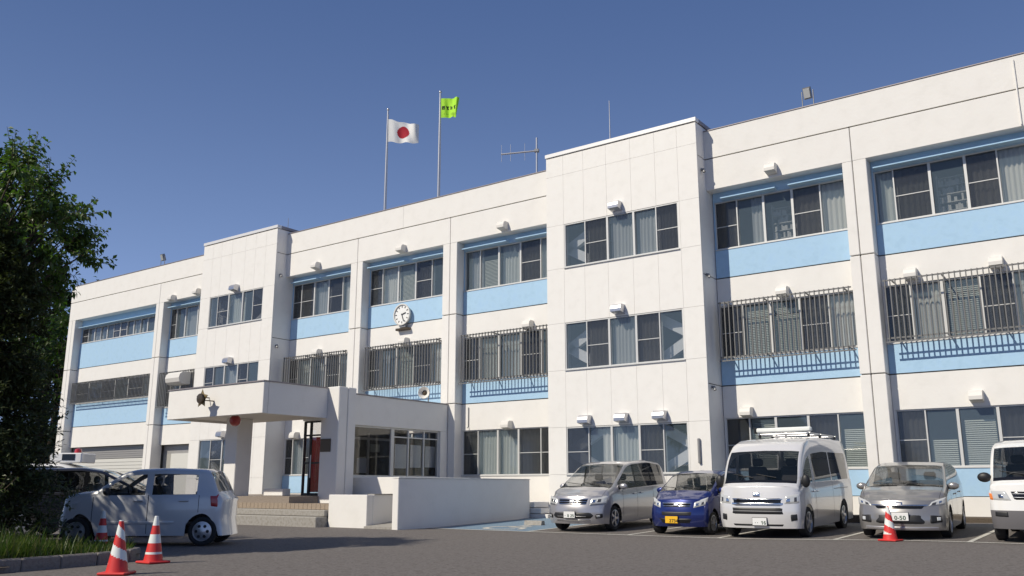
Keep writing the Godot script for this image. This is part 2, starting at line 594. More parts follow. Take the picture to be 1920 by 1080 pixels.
func grille(x0: float, x1: float, y0: float, y1: float, z: float, n: int, brackets := true):
	var ctr := Vector3((x0 + x1) / 2, y0, z)
	var st := begin()
	for y in [y1 - 0.03, y0 + 0.12]:
		add_box(st, Vector3(0, y - y0, -0.028), Vector3(x1 - x0, 0.045, 0.02))
	add_box(st, Vector3(0, 0.0, 0.03), Vector3(x1 - x0 + 0.04, 0.04, 0.03))
	var f := put(bld, "window_grille", st.commit(), M.grille, ctr - origin_of(bld))
	var bm := box_mesh(Vector3(0.029, y1 - y0, 0.036))
	for i in n:
		put(f, "bar", bm, M.grille, Vector3(lerp(-(x1 - x0) / 2, (x1 - x0) / 2, (i + 0.5) / n), (y1 - y0) / 2, 0))
	if brackets:
		for u in [0.06, 0.36, 0.68, 0.95]:
			for yy in [0.1, y1 - y0 - 0.06]:
				put(f, "bracket", box_mesh(Vector3(0.03, 0.04, z - R - 0.02)), M.grille, Vector3(lerp(-(x1 - x0) / 2, (x1 - x0) / 2, u), yy, -(z - R) / 2 - 0.02))
	return f

func vent_hood(x: float, y: float, z: float, steel := false):
	var w := 0.40 if steel else 0.34
	var poly := [Vector2(0, 0.26), Vector2(0.22, 0.26), Vector2(0.30, 0.20), Vector2(0.33, 0.10), Vector2(0.33, 0.0), Vector2(0.0, -0.06)]
	put(bld, "vent_hood", prism_x(poly, w), M.hood_steel if steel else M.hood_white, Vector3(x, y - 0.1, z) - origin_of(bld))

func blue_box(x0, x1, y0, y1, z0, z1): return bx(bld, "blue_panel", Vector3(x0, y0, z0), Vector3(x1, y1, z1), M.blue)
func wall_box(x0, x1, y0, y1, z0, z1, called := "wall_panel", bevel := 0.0): return bx(bld, called, Vector3(x0, y0, z0), Vector3(x1, y1, z1), M.white, bevel)

func pillar(x0: float, x1: float, joint: float):
	# two halves with a fine open joint, cut at each floor
	var cuts := [0.1, 4.385, 4.415, 7.985, 8.015, 11.0]
	for i in 3:
		for h in [[x0, joint - 0.012], [joint + 0.012, x1]]:
			wall_box(h[0], h[1], cuts[i * 2], cuts[i * 2 + 1], -0.62, 0.0, "pillar", 0.015)
	bx(bld, "joint_backing", Vector3(joint - 0.03, 0.1, -0.2), Vector3(joint + 0.03, 10.99, -0.08), M.groove)
	bx(bld, "joint_backing", Vector3(x0 + 0.03, 4.37, -0.2), Vector3(x1 - 0.03, 4.43, -0.07), M.groove)
	bx(bld, "joint_backing", Vector3(x0 + 0.03, 7.97, -0.2), Vector3(x1 - 0.03, 8.03, -0.07), M.groove)

# infill of one normal bay between x0 and x1
func infill(x0: float, x1: float, w3: Array, k3: String, w2: Array, k2: String, w1: Array, k1: String, heavy: Array, sill1 := 1.72, dado := true):
	var zb := R - 0.18
	blue_box(x0, x1, 10.67, 11.0, zb, R)
	window(w3, 9.0, 10.665, R - 0.04, k3, heavy)
	fill_sides(x0, x1, w3, 9.0, 10.67, true)
	blue_box(x0, x1, 8.02, 8.96, zb, R)
	bx(bld, "joint_backing", Vector3(x0, 7.96, zb), Vector3(x1, 8.03, R - 0.05), M.groove)
	wall_box(x0, x1, 7.05, 7.98, zb, R)
	window(w2, 5.32, 7.045, R - 0.04, k2, heavy)
	fill_sides(x0, x1, w2, 5.32, 7.05, false)
	blue_box(x0, x1, 4.42, 5.28, zb, R)
	bx(bld, "joint_backing", Vector3(x0, 4.37, zb), Vector3(x1, 4.43, R - 0.05), M.groove)
	wall_box(x0, x1, 3.36, 4.38, zb, R)
	if w1.size() > 0:
		window(w1, sill1, 3.355, R - 0.04, k1, heavy)
		fill_sides(x0, x1, w1, sill1, 3.36, false)
		if dado:
			blue_box(x0, x1, 0.93, sill1 - 0.04, zb, R)
			wall_box(x0, x1, 0.1, 0.91, zb, R + 0.02)
			bx(bld, "joint_backing", Vector3(x0, 0.90, zb), Vector3(x1, 0.94, R - 0.05), M.groove)
		else:
			wall_box(x0, x1, 0.1, sill1 - 0.04, zb, R)

func fill_sides(x0, x1, xs, y0, y1, blue: bool):
	if xs[0] - x0 > 0.02: bx(bld, "wall_panel", Vector3(x0, y0 - 0.04, R - 0.18), Vector3(xs[0], y1, R - 0.01), M.blue if blue else M.white)
	if x1 - xs[-1] > 0.02: bx(bld, "wall_panel", Vector3(xs[-1], y0 - 0.04, R - 0.18), Vector3(x1, y1, R - 0.01), M.blue if blue else M.white)

func awning(x0, x1):
	put(bld, "blind_box", prism_x([Vector2(0, 0), Vector2(0.27, 0), Vector2(0.27, 0.035), Vector2(0.0, 0.10)], x1 - x0), M.blue, Vector3((x0 + x1) / 2, 10.70, R + 0.001) - origin_of(bld))

func brace(x0, x1, y0, y1, z):
	var st := begin()
	var xm: float = (x0 + x1) / 2
	var ym: float = (y0 + y1) / 2
	for p in [[Vector3(x0, ym, z), Vector3(xm, y1 + 0.5, z)], [Vector3(x0, ym, z), Vector3(xm, y0 - 0.5, z)], [Vector3(x1, ym, z), Vector3(xm, y1 + 0.5, z)], [Vector3(x1, ym, z), Vector3(xm, y0 - 0.5, z)]]:
		var d: Vector3 = p[1] - p[0]
		var b := Basis(d.normalized(), d.normalized().cross(Vector3(0, 0, 1)).normalized(), Vector3(0, 0, 1))
		add_box(st, (p[0] + p[1]) / 2 - Vector3(xm, ym, z), Vector3(d.length(), 0.34, 0.2), b)
	put(bld, "diagonal_brace", st.commit(), M.brace, Vector3(xm, ym, z) - origin_of(bld))

func tower(cols: Array, wins: Array):
	# wins: [xs, y0, y1, kinds, heavy]; rows of cladding between the window bands
	var x0: float = cols[0]
	var x1: float = cols[-1]
	var rows := [0.1]
	for w in wins:
		rows.append(w[1])
		rows.append(w[2])
	rows.append(12.53)
	rows.append(13.28)
	var g := 0.0035
	for r in rows.size() - 1:
		var win = null
		for w in wins:
			if abs(w[1] - rows[r]) < 0.01: win = w
		for c in cols.size() - 1:
			var a: float = cols[c]
			var b: float = cols[c + 1]
			if win != null:
				if b > win[0][0] + 0.02 and a < win[0][-1] - 0.02:
					if a < win[0][0] - 0.02: b = win[0][0]
					elif b > win[0][-1] + 0.02: a = win[0][-1]
					else: continue
			bx(bld, "cladding_panel", Vector3(a + g, rows[r] + g, TW - 0.06), Vector3(b - g, rows[r + 1] - g, TW), M.panel)
		# backing wall behind the panels
		if win == null:
			bx(bld, "tower_wall", Vector3(x0 + 0.19, rows[r], TW - 0.2), Vector3(x1 - 0.19, rows[r + 1], TW - 0.075), M.white)
		else:
			if win[0][0] > x0 + 0.2: bx(bld, "tower_wall", Vector3(x0 + 0.19, rows[r], TW - 0.2), Vector3(win[0][0] - 0.003, rows[r + 1], TW - 0.075), M.white)
			if win[0][-1] < x1 - 0.2: bx(bld, "tower_wall", Vector3(win[0][-1] + 0.003, rows[r], TW - 0.2), Vector3(x1 - 0.19, rows[r + 1], TW - 0.075), M.white)
	for w in wins:
		window(w[0], w[1] + 0.01, w[2] - 0.01, TW - 0.012, w[3], w[4])
	# side walls with two seams
	for s in [[x0 + 0.004, x0 + 0.185], [x1 - 0.185, x1 - 0.004]]:
		for seg in [[0.1, 4.385], [4.415, 7.985], [8.015, 12.1], [12.13, 13.28]]:
			bx(bld, "tower_wall", Vector3(s[0], seg[0], -0.62), Vector3(s[1], seg[1], TW - 0.065), M.white)
		bx(bld, "joint_backing", Vector3(s[0] + 0.03, 0.1, -0.6), Vector3(s[1] - 0.03, 13.2, TW - 0.1), M.groove)
	# roof and bright metal cap
	bx(bld, "tower_roof", Vector3(x0 + 0.2, 13.1, -0.6), Vector3(x1 - 0.2, 13.25, TW - 0.21), M.groove)
	bx(bld, "coping", Vector3(x0 - 0.03, 13.31, TW - 0.22), Vector3(x1 + 0.03, 13.46, TW + 0.04), M.cap, 0.01)
	for s in [[x0 - 0.03, x0 + 0.2], [x1 - 0.2, x1 + 0.03]]:
		bx(bld, "coping", Vector3(s[0], 13.31, -0.62), Vector3(s[1], 13.455, TW - 0.223), M.coping, 0.01)

func build_building():
	bld = thing("office_building", Vector3(-25, 0.2, -5), "long white three storey office building with sky blue window bands", "building")
	var XL := -52.9
	var XR := 4.8
	# upper wall: fascia above the third floor windows, parapet, coping
	var joints := [XL, -43.47, -38.4, -28.22, -22.82, -14.5, -6.69, -1.2, XR]
	for i in joints.size() - 1:
		wall_box(joints[i] + 0.012, joints[i + 1] - 0.012, 11.0, 12.10, -0.62, 0.0, "fascia_panel", 0.01)
		bx(bld, "joint_backing", Vector3(joints[i] + 0.012, 12.09, -0.6), Vector3(joints[i + 1] - 0.012, 12.15, -0.07), M.groove)
		if i > 0: bx(bld, "joint_backing", Vector3(joints[i] - 0.02, 11.02, -0.6), Vector3(joints[i] + 0.02, 12.08, -0.08), M.groove)
	for s in [[XL, -25.5], [-25.49, XR]]:
		wall_box(s[0], s[1], 12.14, 13.12, -0.4, 0.0, "parapet")
		bx(bld, "coping", Vector3(s[0] - 0.02, 13.122, -0.45), Vector3(s[1], 13.165, 0.025), M.coping, 0.01)
	# shell: roof, back, ends, floors, inner walls
	bx(bld, "roof_slab", Vector3(XL + 0.3, 12.14, -13.7), Vector3(XR - 0.3, 12.3, -0.42), M.concrete)
	wall_box(XL, XR, 0.0, 13.1, -14.0, -13.72, "rear_wall")
	wall_box(XL, XL + 0.28, 0.0, 10.99, -13.7, -0.64, "end_wall")
	wall_box(XR - 0.28, XR, 0.0, 10.99, -13.7, -0.64, "end_wall")
	wall_box(XL, XL + 0.28, 11.0, 13.1, -13.7, -0.64, "end_wall")
	wall_box(XR - 0.28, XR, 11.0, 13.1, -13.7, -0.64, "end_wall")
	bx(bld, "inner_wall", Vector3(XL + 0.3, 0.3, -7.2), Vector3(XR - 0.3, 12.1, -7.0), M.inner_wall)
	for y in [[0.3, 0.6], [3.95, 4.3], [7.55, 7.9], [11.15, 11.4]]:
		bx(bld, "floor_slab", Vector3(XL + 0.3, y[0], -6.98), Vector3(XR - 0.3, y[1], -0.64), M.inner_floor if y[0] < 1.0 else M.inner_wall)
	for x in [-43.4, -38.7, -33.2, -28.2, -22.8, -17.6, -11.5, -6.7, -1.2]:
		for y in [[0.62, 3.93], [4.32, 7.53], [7.92, 11.13]]:
			bx(bld, "inner_wall", Vector3(x - 0.06, y[0], -6.9), Vector3(x + 0.06, y[1], -0.66), M.inner_wall)
	# pillars
	pillar(XL, -52.17, -52.5)
	pillar(-43.76, -43.05, -43.47)
	pillar(-28.63, -27.88, -28.22)
	pillar(-23.2, -22.45, -22.82)
	pillar(-7.0, -6.28, -6.69)
	pillar(-1.6, -0.85, -1.2)
	# bays
	infill(-33.04, -28.64, [-33.0, -32.42, -31.53, -30.55, -29.62, -28.68], "kscsc", [-33.0, -32.42, -31.53, -30.55, -29.62, -28.68], "scCkC", [-33.0, -32.5, -31.75, -30.7, -29.7, -28.7], "scscs", [2, 3])
	infill(-27.87, -23.21, [-27.84, -27.09, -26.15, -25.13, -24.21, -23.25], "kcbkC", [-27.84, -27.09, -26.15, -25.13, -24.21, -23.25], "kCbkc", [-27.84, -27.09, -26.15, -25.13, -24.21, -23.25], "ddddd", [2, 3])
	infill(-22.44, -17.62, [-22.41, -21.62, -20.67, -19.61, -18.65, -17.66], "cBckc", [-22.41, -21.62, -20.67, -19.61, -18.65, -17.66], "kccsC", [-22.41, -21.66, -20.7, -19.72, -18.7, -17.66], "kccks", [2, 3], 1.62, false)
	infill(-11.48, -7.01, [-11.44, -10.66, -9.74, -8.78, -7.88, -7.05], "kChkc", [-11.44, -10.66, -9.74, -8.78, -7.88, -7.05], "sbbkc", [-11.44, -10.65, -9.79, -8.77, -7.87, -7.05], "sbBkB", [2, 3])
	infill(-6.27, -1.61, [-6.22, -5.66, -4.64, -3.68, -2.84, -1.66], "ckhkc", [-6.22, -5.5, -4.64, -3.66, -2.82, -1.66], "kcbkc", [-6.22, -5.43, -4.59, -3.58, -2.7, -1.66], "kBBkB", [2, 3])
	infill(-0.84, 4.5, [-0.8, 0.2, 1.2, 2.2, 3.2, 4.4], "scCsc", [-0.8, 0.2, 1.2, 2.2, 3.2, 4.4], "scCsc", [-0.8, 0.2, 1.2, 2.2, 3.2, 4.4], "scCsc", [2, 3])
	wall_box(4.5, XR, 0.1, 10.99, -0.62, 0.0, "pillar")
	# left bay, twice as wide, with small windows above a garage
	var zb := R - 0.18
	var bx0 := -52.16
	var bx1 := -43.77
	var small := []
	for i in 13: small.append(lerp(-52.1, -43.85, i / 12.0))
	blue_box(bx0, bx1, 10.50, 11.0, zb, R)
	window(small, 9.63, 10.495, R - 0.04, "sCcdCs", [2, 4, 6, 8, 10])
	fill_sides(bx0, bx1, small, 9.63, 10.5, true)
	blue_box(bx0, bx1, 8.12, 9.59, zb, R)
	bx(bld, "joint_backing", Vector3(bx0, 8.06, zb), Vector3(bx1, 8.13, R - 0.05), M.groove)
	wall_box(bx0, bx1, 7.2, 8.08, zb, R)
	var wide := []
	for i in 7: wide.append(lerp(-52.1, -43.85, i / 6.0))
	window(wide, 6.0, 7.19, R - 0.04, "sdsdsd", [1, 2, 3, 4, 5])
	fill_sides(bx0, bx1, wide, 6.0, 7.2, false)
	blue_box(bx0, bx1, 4.66, 5.96, zb, R)
	bx(bld, "joint_backing", Vector3(bx0, 4.61, zb), Vector3(bx1, 4.67, R - 0.05), M.groove)
	wall_box(bx0, bx1, 3.45, 4.62, zb, R)
	# garage: dark upper shutter, light slatted door below
	var sh := put(bld, "garage_shutter", box_mesh(Vector3(bx1 - bx0, 0.7, 0.05)), M.shutter, Vector3((bx0 + bx1) / 2, 3.1, R - 0.3) - origin_of(bld))
	for i in 6: bx(sh, "slat", Vector3(bx0, 2.77 + i * 0.113, R - 0.275), Vector3(bx1, 2.77 + i * 0.113 + 0.085, R - 0.255), M.shutter)
	var gd := put(bld, "garage_door", box_mesh(Vector3(bx1 - bx0, 2.5, 0.05)), M.shutter_light, Vector3((bx0 + bx1) / 2, 1.48, R - 0.22) - origin_of(bld))
	for i in 14: bx(gd, "slat", Vector3(bx0, 0.24 + i * 0.178, R - 0.195), Vector3(bx1, 0.24 + i * 0.178 + 0.15, R - 0.165), M.shutter_light)
	# second bay, partly behind the left tower
	infill(-43.04, -38.82, [-43.0, -42.5, -41.68, -40.6, -39.7, -38.86], "sCccs", [-43.0, -42.5, -41.68, -40.6, -39.7, -38.86], "sdsds", [], "", [2, 3])
	bx(bld, "garage_shutter", Vector3(-43.04, 2.9, R - 0.35), Vector3(-38.82, 3.36, R - 0.3), M.shutter)
	bx(bld, "garage_door", Vector3(-42.2, 0.1, R - 0.28), Vector3(-38.82, 2.9, R - 0.2), M.shutter_light)
	bx(bld, "wall_panel", Vector3(-43.04, 0.1, R - 0.34), Vector3(-42.21, 2.9, R - 0.3), M.inner_wall)
	# blind boxes over the third floor windows
	for a in [[-32.9, -31.1], [-30.85, -28.7], [-27.8, -25.55], [-25.25, -23.3], [-22.35, -20.1], [-19.75, -17.7], [-11.1, -9.22], [-8.8, -7.06], [-6.15, -1.7], [-42.95, -38.9]]:
		awning(a[0], a[1])
	put(bld, "blind_box", prism_x([Vector2(0, 0), Vector2(0.27, 0), Vector2(0.27, 0.035), Vector2(0.0, 0.10)], 8.2), M.blue, Vector3(-47.96, 10.53, R + 0.001) - origin_of(bld))
	# grilles on the second floor
	grille(-32.9, -28.68, 5.2, 7.1, 0.0, 29)
	grille(-27.6, -23.24, 5.2, 7.1, 0.0, 29)
	grille(-22.25, -17.7, 5.15, 7.1, 0.0, 30)
	grille(-11.3, -7.05, 5.15, 7.1, 0.0, 29)
	grille(-6.15, -1.66, 5.28, 7.15, 0.0, 31)
	grille(-52.0, -43.9, 5.98, 7.2, -0.12, 62)
	grille(-42.9, -38.95, 5.3, 7.12, 0.0, 28)
	# stair towers
	tower([-17.6, -16.85, -15.98, -15.02, -14.03, -13.08, -12.22, -11.5], [
		[[-16.84, -15.95, -15.05, -14.0, -13.12, -12.26], 1.60, 3.22, "sCckd", [2, 3]],
		[[-16.84, -15.95, -15.05, -14.0, -13.12, -12.26], 5.22, 6.92, "dkckd", [2, 3]],
		[[-16.82, -15.95, -15.03, -13.98, -13.11, -12.28], 8.95, 10.60, "dkcck", [2, 3]]])
	tower([-38.8, -38.0, -37.3, -36.45, -35.4, -34.62, -33.85, -33.05], [
		[[-38.0, -37.1, -36.2, -35.6], 1.60, 3.42, "dsd", [2]],
		[[-37.98, -37.28, -36.44, -35.42, -34.65, -33.85], 5.45, 6.97, "sdcsd", [2, 3]],
		[[-38.0, -37.35, -36.48, -35.4, -34.6, -33.86], 8.94, 10.51, "Cscds", [2, 3]]])
	for y in [[1.6, 3.22], [5.22, 6.92], [8.95, 10.6]]: brace(-17.0, -12.1, y[0], y[1], 0.05)
	for y in [[1.6, 3.42], [8.94, 10.51]]: brace(-38.2, -33.6, y[0], y[1], 0.05)
	# vent hoods
	for h in [[-30.81, 11.2], [-25.44, 11.16], [-20.02, 11.23], [-9.19, 11.25], [-39.9, 11.15], [-42.11, 11.08]]: vent_hood(h[0], h[1], 0.0)
	for h in [[-30.95, 7.2], [-25.55, 7.2], [-19.13, 7.24], [-9.23, 7.25], [-5.4, 7.28], [-3.16, 7.3], [-20.13, 3.48], [-10.65, 3.5], [-4.04, 3.62], [-32.2, 3.48]]: vent_hood(h[0], h[1], R)
	for h in [[-14.6, 10.84], [-14.6, 7.14], [-16.0, 3.42], [-14.57, 3.43], [-13.15, 3.44], [-35.9, 10.7], [-36.0, 7.12], [-36.1, 3.62]]: vent_hood(h[0], h[1], TW, true)
	# small downward sensors on the tower sides
	for p in [[-11.5, 11.6], [-11.5, 7.95], [-11.5, 4.25], [-33.05, 11.0], [-33.05, 7.6]]:
		put(bld, "outlet_pipe", tube([Vector3(0, 0.05, 0), Vector3(0.07, 0.05, 0), Vector3(0.12, -0.06, 0.02)], 0.05, 8), M.steel_dull, Vector3(p[0], p[1], 0.35) - origin_of(bld))
	# rain pipe near the right end, conduit in the bay beside the porch
	put(bld, "rain_pipe", tube([Vector3(0, 0, 0), Vector3(0, -1.95, 0)], 0.022, 10), M.white, Vector3(-2.08, 13.0, 0.024) - origin_of(bld))
	put(bld, "conduit", tube([Vector3(0, 0, 0), Vector3(0, -0.75, 0), Vector3(0, -0.8, 0.06)], 0.02, 6), M.steel_dull, Vector3(-22.1, 4.25, R + 0.025) - origin_of(bld))
	# slim wall lamp on the right tower
	bx(bld, "wall_lamp", Vector3(-11.92, 1.9, TW), Vector3(-11.84, 2.68, TW + 0.09), M.steel_dull, 0.02)
	# big duct cowl beside the left tower
	var duct := put(bld, "duct_cowl", prism_x([Vector2(0, 0), Vector2(0.45, 0), Vector2(0.62, 0.1), Vector2(0.68, 0.3), Vector2(0.62, 0.5), Vector2(0.45, 0.62), Vector2(0, 0.64)], 1.2), M.hood_white, Vector3(-40.6, 6.32, 0.05) - origin_of(bld))
	duct.set_meta("label", "bulky rounded white duct cowl")

# ------------------------------------------------------------------ entrance porch, steps, ramp
func build_porch():
	var p := thing("entrance_porch", Vector3(-25, 0.7, 5), "white concrete entrance porch with deep flat canopy on pillars", "porch")
	# canopy: fascia box with recessed ribbed soffit
	bx(p, "canopy", Vector3(-27.9, 3.56, 5.5), Vector3(-22.86, 4.36, 8.8), M.white)
	bx(p, "canopy_fascia", Vector3(-27.95, 3.45, 8.8), Vector3(-22.83, 4.45, 9.0), M.white, 0.012)
	bx(p, "canopy_fascia", Vector3(-27.95, 3.45, 5.4), Vector3(-27.9, 4.45, 8.798), M.white)
	bx(p, "canopy_fascia", Vector3(-22.86, 3.45, 6.31), Vector3(-22.83, 4.45, 8.798), M.white)
	for i in 9:
		bx(p, "soffit_slat", Vector3(-27.88, 3.53, 5.6 + i * 0.355), Vector3(-22.88, 3.557, 5.6 + i * 0.355 + 0.325), M.white)
	bx(p, "coping", Vector3(-27.97, 4.452, 8.78), Vector3(-22.81, 4.49, 9.03), M.coping)
	bx(p, "coping", Vector3(-22.88, 4.452, 6.32), Vector3(-22.80, 4.488, 8.778), M.coping)
	# front left column and right pillar
	bx(p, "column", Vector3(-26.65, 0.68, 6.85), Vector3(-26.0, 3.53, 7.5), M.white, 0.02)
	bx(p, "pillar", Vector3(-23.12, 0.2, 5.5), Vector3(-22.27, 4.5, 5.88), M.white, 0.02)
	bx(p, "pillar", Vector3(-23.12, 0.2, 5.9), Vector3(-22.27, 4.5, 6.3), M.white, 0.02)
	# vestibule: roof beam, side wall with glazing
	bx(p, "roof_slab", Vector3(-25.3, 4.0, 0.02), Vector3(-23.05, 4.3, 5.2), M.white)
	bx(p, "side_beam", Vector3(-23.05, 3.3, 0.02), Vector3(-22.8, 4.36, 5.215), M.white, 0.012)
	bx(p, "coping", Vector3(-23.07, 4.362, 0.02), Vector3(-22.77, 4.40, 5.2), M.coping)
	bx(p, "side_wall", Vector3(-23.05, 0.2, 0.02), Vector3(-22.8, 1.53, 5.215), M.white, 0.012)
	bx(p, "side_wall", Vector3(-23.05, 1.532, 0.02), Vector3(-22.8, 3.298, 0.42), M.white)
	bx(p, "floor", Vector3(-33.0, 0.3, 0.02), Vector3(-23.06, 0.88, 7.55), M.porch_tile)
	# glazing in the side opening
	var st := begin()
	for z in [[5.08, 5.14], [2.93, 3.09], [2.12, 2.18], [1.25, 1.31], [0.43, 0.49]]:
		add_box(st, Vector3(-22.92, 2.415, (z[0] + z[1]) / 2) - Vector3(-22.92, 1.54, 2.8), Vector3(0.07, 1.75, z[1] - z[0]))
	for y in [1.56, 3.27]:
		add_box(st, Vector3(-22.92, y, 2.78) - Vector3(-22.92, 1.54, 2.8), Vector3(0.06, 0.05, 4.7))
	add_box(st, Vector3(-22.92, 2.98, 1.7) - Vector3(-22.92, 1.54, 2.8), Vector3(0.05, 0.04, 2.5))
	var gz := put(p, "side_glazing", st.commit(), M.alu, Vector3(-22.92, 1.54, 2.8) - origin_of(p))
	for z in [[3.1, 5.07], [2.19, 2.92], [1.32, 2.11], [0.5, 1.24]]:
		bx(gz, "pane", Vector3(-22.925, 1.585, z[0]), Vector3(-22.919, 3.245, z[1]), M.porch_glass)
	# notice board behind the panes with three white sheets, and pinned papers further in
	var nb := bx(p, "notice_board", Vector3(-23.26, 1.55, 0.1), Vector3(-23.2, 3.0, 2.75), M.bronze)
	bx(nb, "sheet", Vector3(-23.195, 1.86, 1.9), Vector3(-23.185, 2.74, 2.56), M.paper)
	bx(nb, "sheet", Vector3(-23.195, 1.9, 1.11), Vector3(-23.185, 2.74, 1.71), M.paper)
	bx(nb, "sheet", Vector3(-23.195, 1.92, 0.28), Vector3(-23.185, 2.72, 0.86), M.paper)
	var ib := bx(p, "inner_door", Vector3(-24.9, 0.9, 0.05), Vector3(-24.82, 3.98, 4.2), M.alu_dark)
	for k in [[1.75, 3.7, 0.4, 0.5], [1.8, 3.1, 0.42, 0.36], [2.45, 3.3, 0.75, 0.28], [1.7, 2.4, 0.5, 0.55], [1.3, 2.2, 0.6, 0.25], [2.5, 1.7, 0.5, 0.3]]:
		bx(ib, "notice", Vector3(-24.815, k[0], k[1]), Vector3(-24.808, k[0] + k[3], k[1] + k[2]), M.paper if k[0] < 2.0 else M.blind)
	for k in [0.95, 2.3, 3.62]: bx(ib, "door_stile", Vector3(-24.815, 0.92, k), Vector3(-24.76, 3.18, k + 0.09), M.alu)
	for k in [1.55, 2.95]: bx(ib, "door_rail", Vector3(-24.815, k, 0.62), Vector3(-24.77, k + 0.09, 4.18), M.alu)
	# front of the vestibule: glazed door with dark frame, red banner inside
	var st2 := begin()
	var dc := Vector3(-24.4, 0.9, 5.1)
	for x in [-25.25, -24.93, -23.65]: add_box(st2, Vector3(x, 2.2, 5.1) - dc, Vector3(0.07, 2.62, 0.08))
	for y in [0.93, 2.02, 3.0, 3.48]: add_box(st2, Vector3(-24.42, y, 5.1) - dc, Vector3(1.62, 0.06, 0.07))
	var door := put(p, "glass_door", st2.commit(), M.alu_dark, dc - origin_of(p))
	bx(door, "pane", Vector3(-24.9, 0.97, 5.09), Vector3(-23.69, 2.98, 5.096), M.porch_glass)
	bx(door, "pane", Vector3(-24.9, 3.04, 5.09), Vector3(-23.69, 3.45, 5.096), M.porch_glass)
	bx(door, "handle", Vector3(-24.86, 1.5, 5.14), Vector3(-24.82, 2.3, 5.18), M.steel, 0.01)
	bx(p, "lintel", Vector3(-25.3, 3.52, 5.05), Vector3(-23.61, 3.99, 5.19), M.white)
	# plaque and emblem
	var pl := bx(p, "name_plaque", Vector3(-23.07, 2.33, 6.302), Vector3(-22.58, 2.76, 6.33), M.bronze, 0.006)
	pl.set_meta("label", "dark square metal plaque")
	var em := begin()
	for k in 5:
		var t := PI / 2 + TAU * k / 5
		var tip := Vector3(cos(t), sin(t), 0) * 0.33
		var l := Vector3(cos(t - 0.62), sin(t - 0.62), 0) * 0.18
		var r := Vector3(cos(t + 0.62), sin(t + 0.62), 0) * 0.18
		var c := Vector3(0, 0, 0.045)
		tri_n(em, c, tip, l, Vector3(0, 0, 1))
		tri_n(em, c, tip, r, Vector3(0, 0, 1))
		tri_n(em, Vector3(0, 0, -0.02), tip, l, Vector3(0, 0, -1))
		tri_n(em, Vector3(0, 0, -0.02), tip, r, Vector3(0, 0, -1))
	var e := put(p, "emblem", em.commit(), M.gold, Vector3(-25.5, 4.02, 9.36) - origin_of(p))
	put(e, "emblem_ring", lathe([Vector2(0.17, 0.04), Vector2(0.16, 0.1), Vector2(0.0, 0.12)], 16), M.bronze)
	put(e, "bracket", tube([Vector3(-0.12, 0.06, -0.02), Vector3(-0.12, 0.06, -0.36)], 0.02, 6), M.bronze)
	put(e, "bracket", tube([Vector3(0.12, -0.06, -0.02), Vector3(0.12, -0.06, -0.36)], 0.02, 6), M.bronze)
	# red globe lamp under the canopy
	var lamp := thing("globe_lamp", Vector3(-24.9, 3.53, 8.45), "dark red glass globe lamp hanging under the porch canopy", "lamp")
	put(lamp, "globe", lathe(globe_profile(0.19), 20, Transform3D(Basis(Vector3.RIGHT, -PI / 2), Vector3(0, -0.2, 0))), M.red_globe)
	put(lamp, "stem", tube([Vector3(0, 0.0, 0), Vector3(0, -0.05, 0)], 0.08, 10), M.steel_dull)
	# red banner stand inside the door
	var bn := thing("red_banner", Vector3(-24.93, 0.88, 4.85), "tall red cloth banner standing behind the glass door", "banner")
	var bs := begin()
	for i in 10:
		var a := Vector3(-0.34 + i * 0.068, 0.12, 0.03 * sin(i * 1.3))
		var b := Vector3(-0.34 + (i + 1) * 0.068, 0.12, 0.03 * sin((i + 1) * 1.3))
		quad_n(bs, a, b, b + Vector3(0, 1.95, 0), a + Vector3(0, 1.95, 0), Vector3(0, 0, 1))
	put(bn, "cloth", bs.commit(), M.red_cloth)
	put(bn, "pole", tube([Vector3(-0.36, 0, 0), Vector3(-0.36, 2.15, 0), Vector3(0.36, 2.15, 0)], 0.015, 6), M.steel)
	put(bn, "base", box_mesh(Vector3(0.6, 0.05, 0.35), 0.01), M.steel_dull, Vector3(-0.2, 0.025, 0))

	# steps: two concrete steps and a tiled kerb course
	var s := thing("entrance_steps", Vector3(-24.5, 0, 8), "grey concrete entrance steps topped by a beige tile course", "steps")
	bx(s, "tread", Vector3(-33.0, -0.05, 7.5), Vector3(-20.75, 0.30, 8.45), M.concrete, 0.02)
	bx(s, "tread", Vector3(-33.0, 0.30, 7.5), Vector3(-20.75, 0.49, 8.12), M.concrete, 0.02)
	bx(s, "landing", Vector3(-33.0, 0.49, 7.552), Vector3(-20.75, 0.66, 7.72), M.concrete)
	for i in 62:
		bx(s, "tile", Vector3(-33.0 + i * 0.1985, 0.50, 7.722), Vector3(-33.0 + i * 0.1985 + 0.185, 0.675, 7.80), M.tile_beige)
	bx(s, "landing", Vector3(-23.05, 0.3, 5.23), Vector3(-20.75, 0.66, 7.549), M.porch_tile)

	# walls round the ramp
	var pw := thing("planter_wall", Vector3(-19.9, 0, 6.5), "low white wall block at the right end of the entrance steps", "wall")
	bx(pw, "front_wall", Vector3(-20.72, -0.05, 7.75), Vector3(-19.1, 0.95, 8.0), M.white, 0.012)
	bx(pw, "side_wall", Vector3(-19.35, -0.05, 2.0), Vector3(-19.1, 0.95, 7.748), M.white, 0.012)
	bx(pw, "coping", Vector3(-19.38, 0.952, 2.0), Vector3(-19.07, 0.975, 7.7), M.concrete)
	var bw := thing("balustrade_wall", Vector3(-21.6, 0.66, 5.0), "white waist high wall beside the porch pillar under the glazing", "wall")
	bx(bw, "front_wall", Vector3(-22.79, 0.66, 4.95), Vector3(-20.45, 1.5, 5.2), M.white, 0.012)
	bx(bw, "side_wall", Vector3(-20.7, 0.66, 1.5), Vector3(-20.45, 1.5, 4.948), M.white, 0.012)
	var rw := thing("ramp_wall", Vector3(-17.75, 0, 5), "long white wall shading the ramp beside the blue parking bay", "wall")
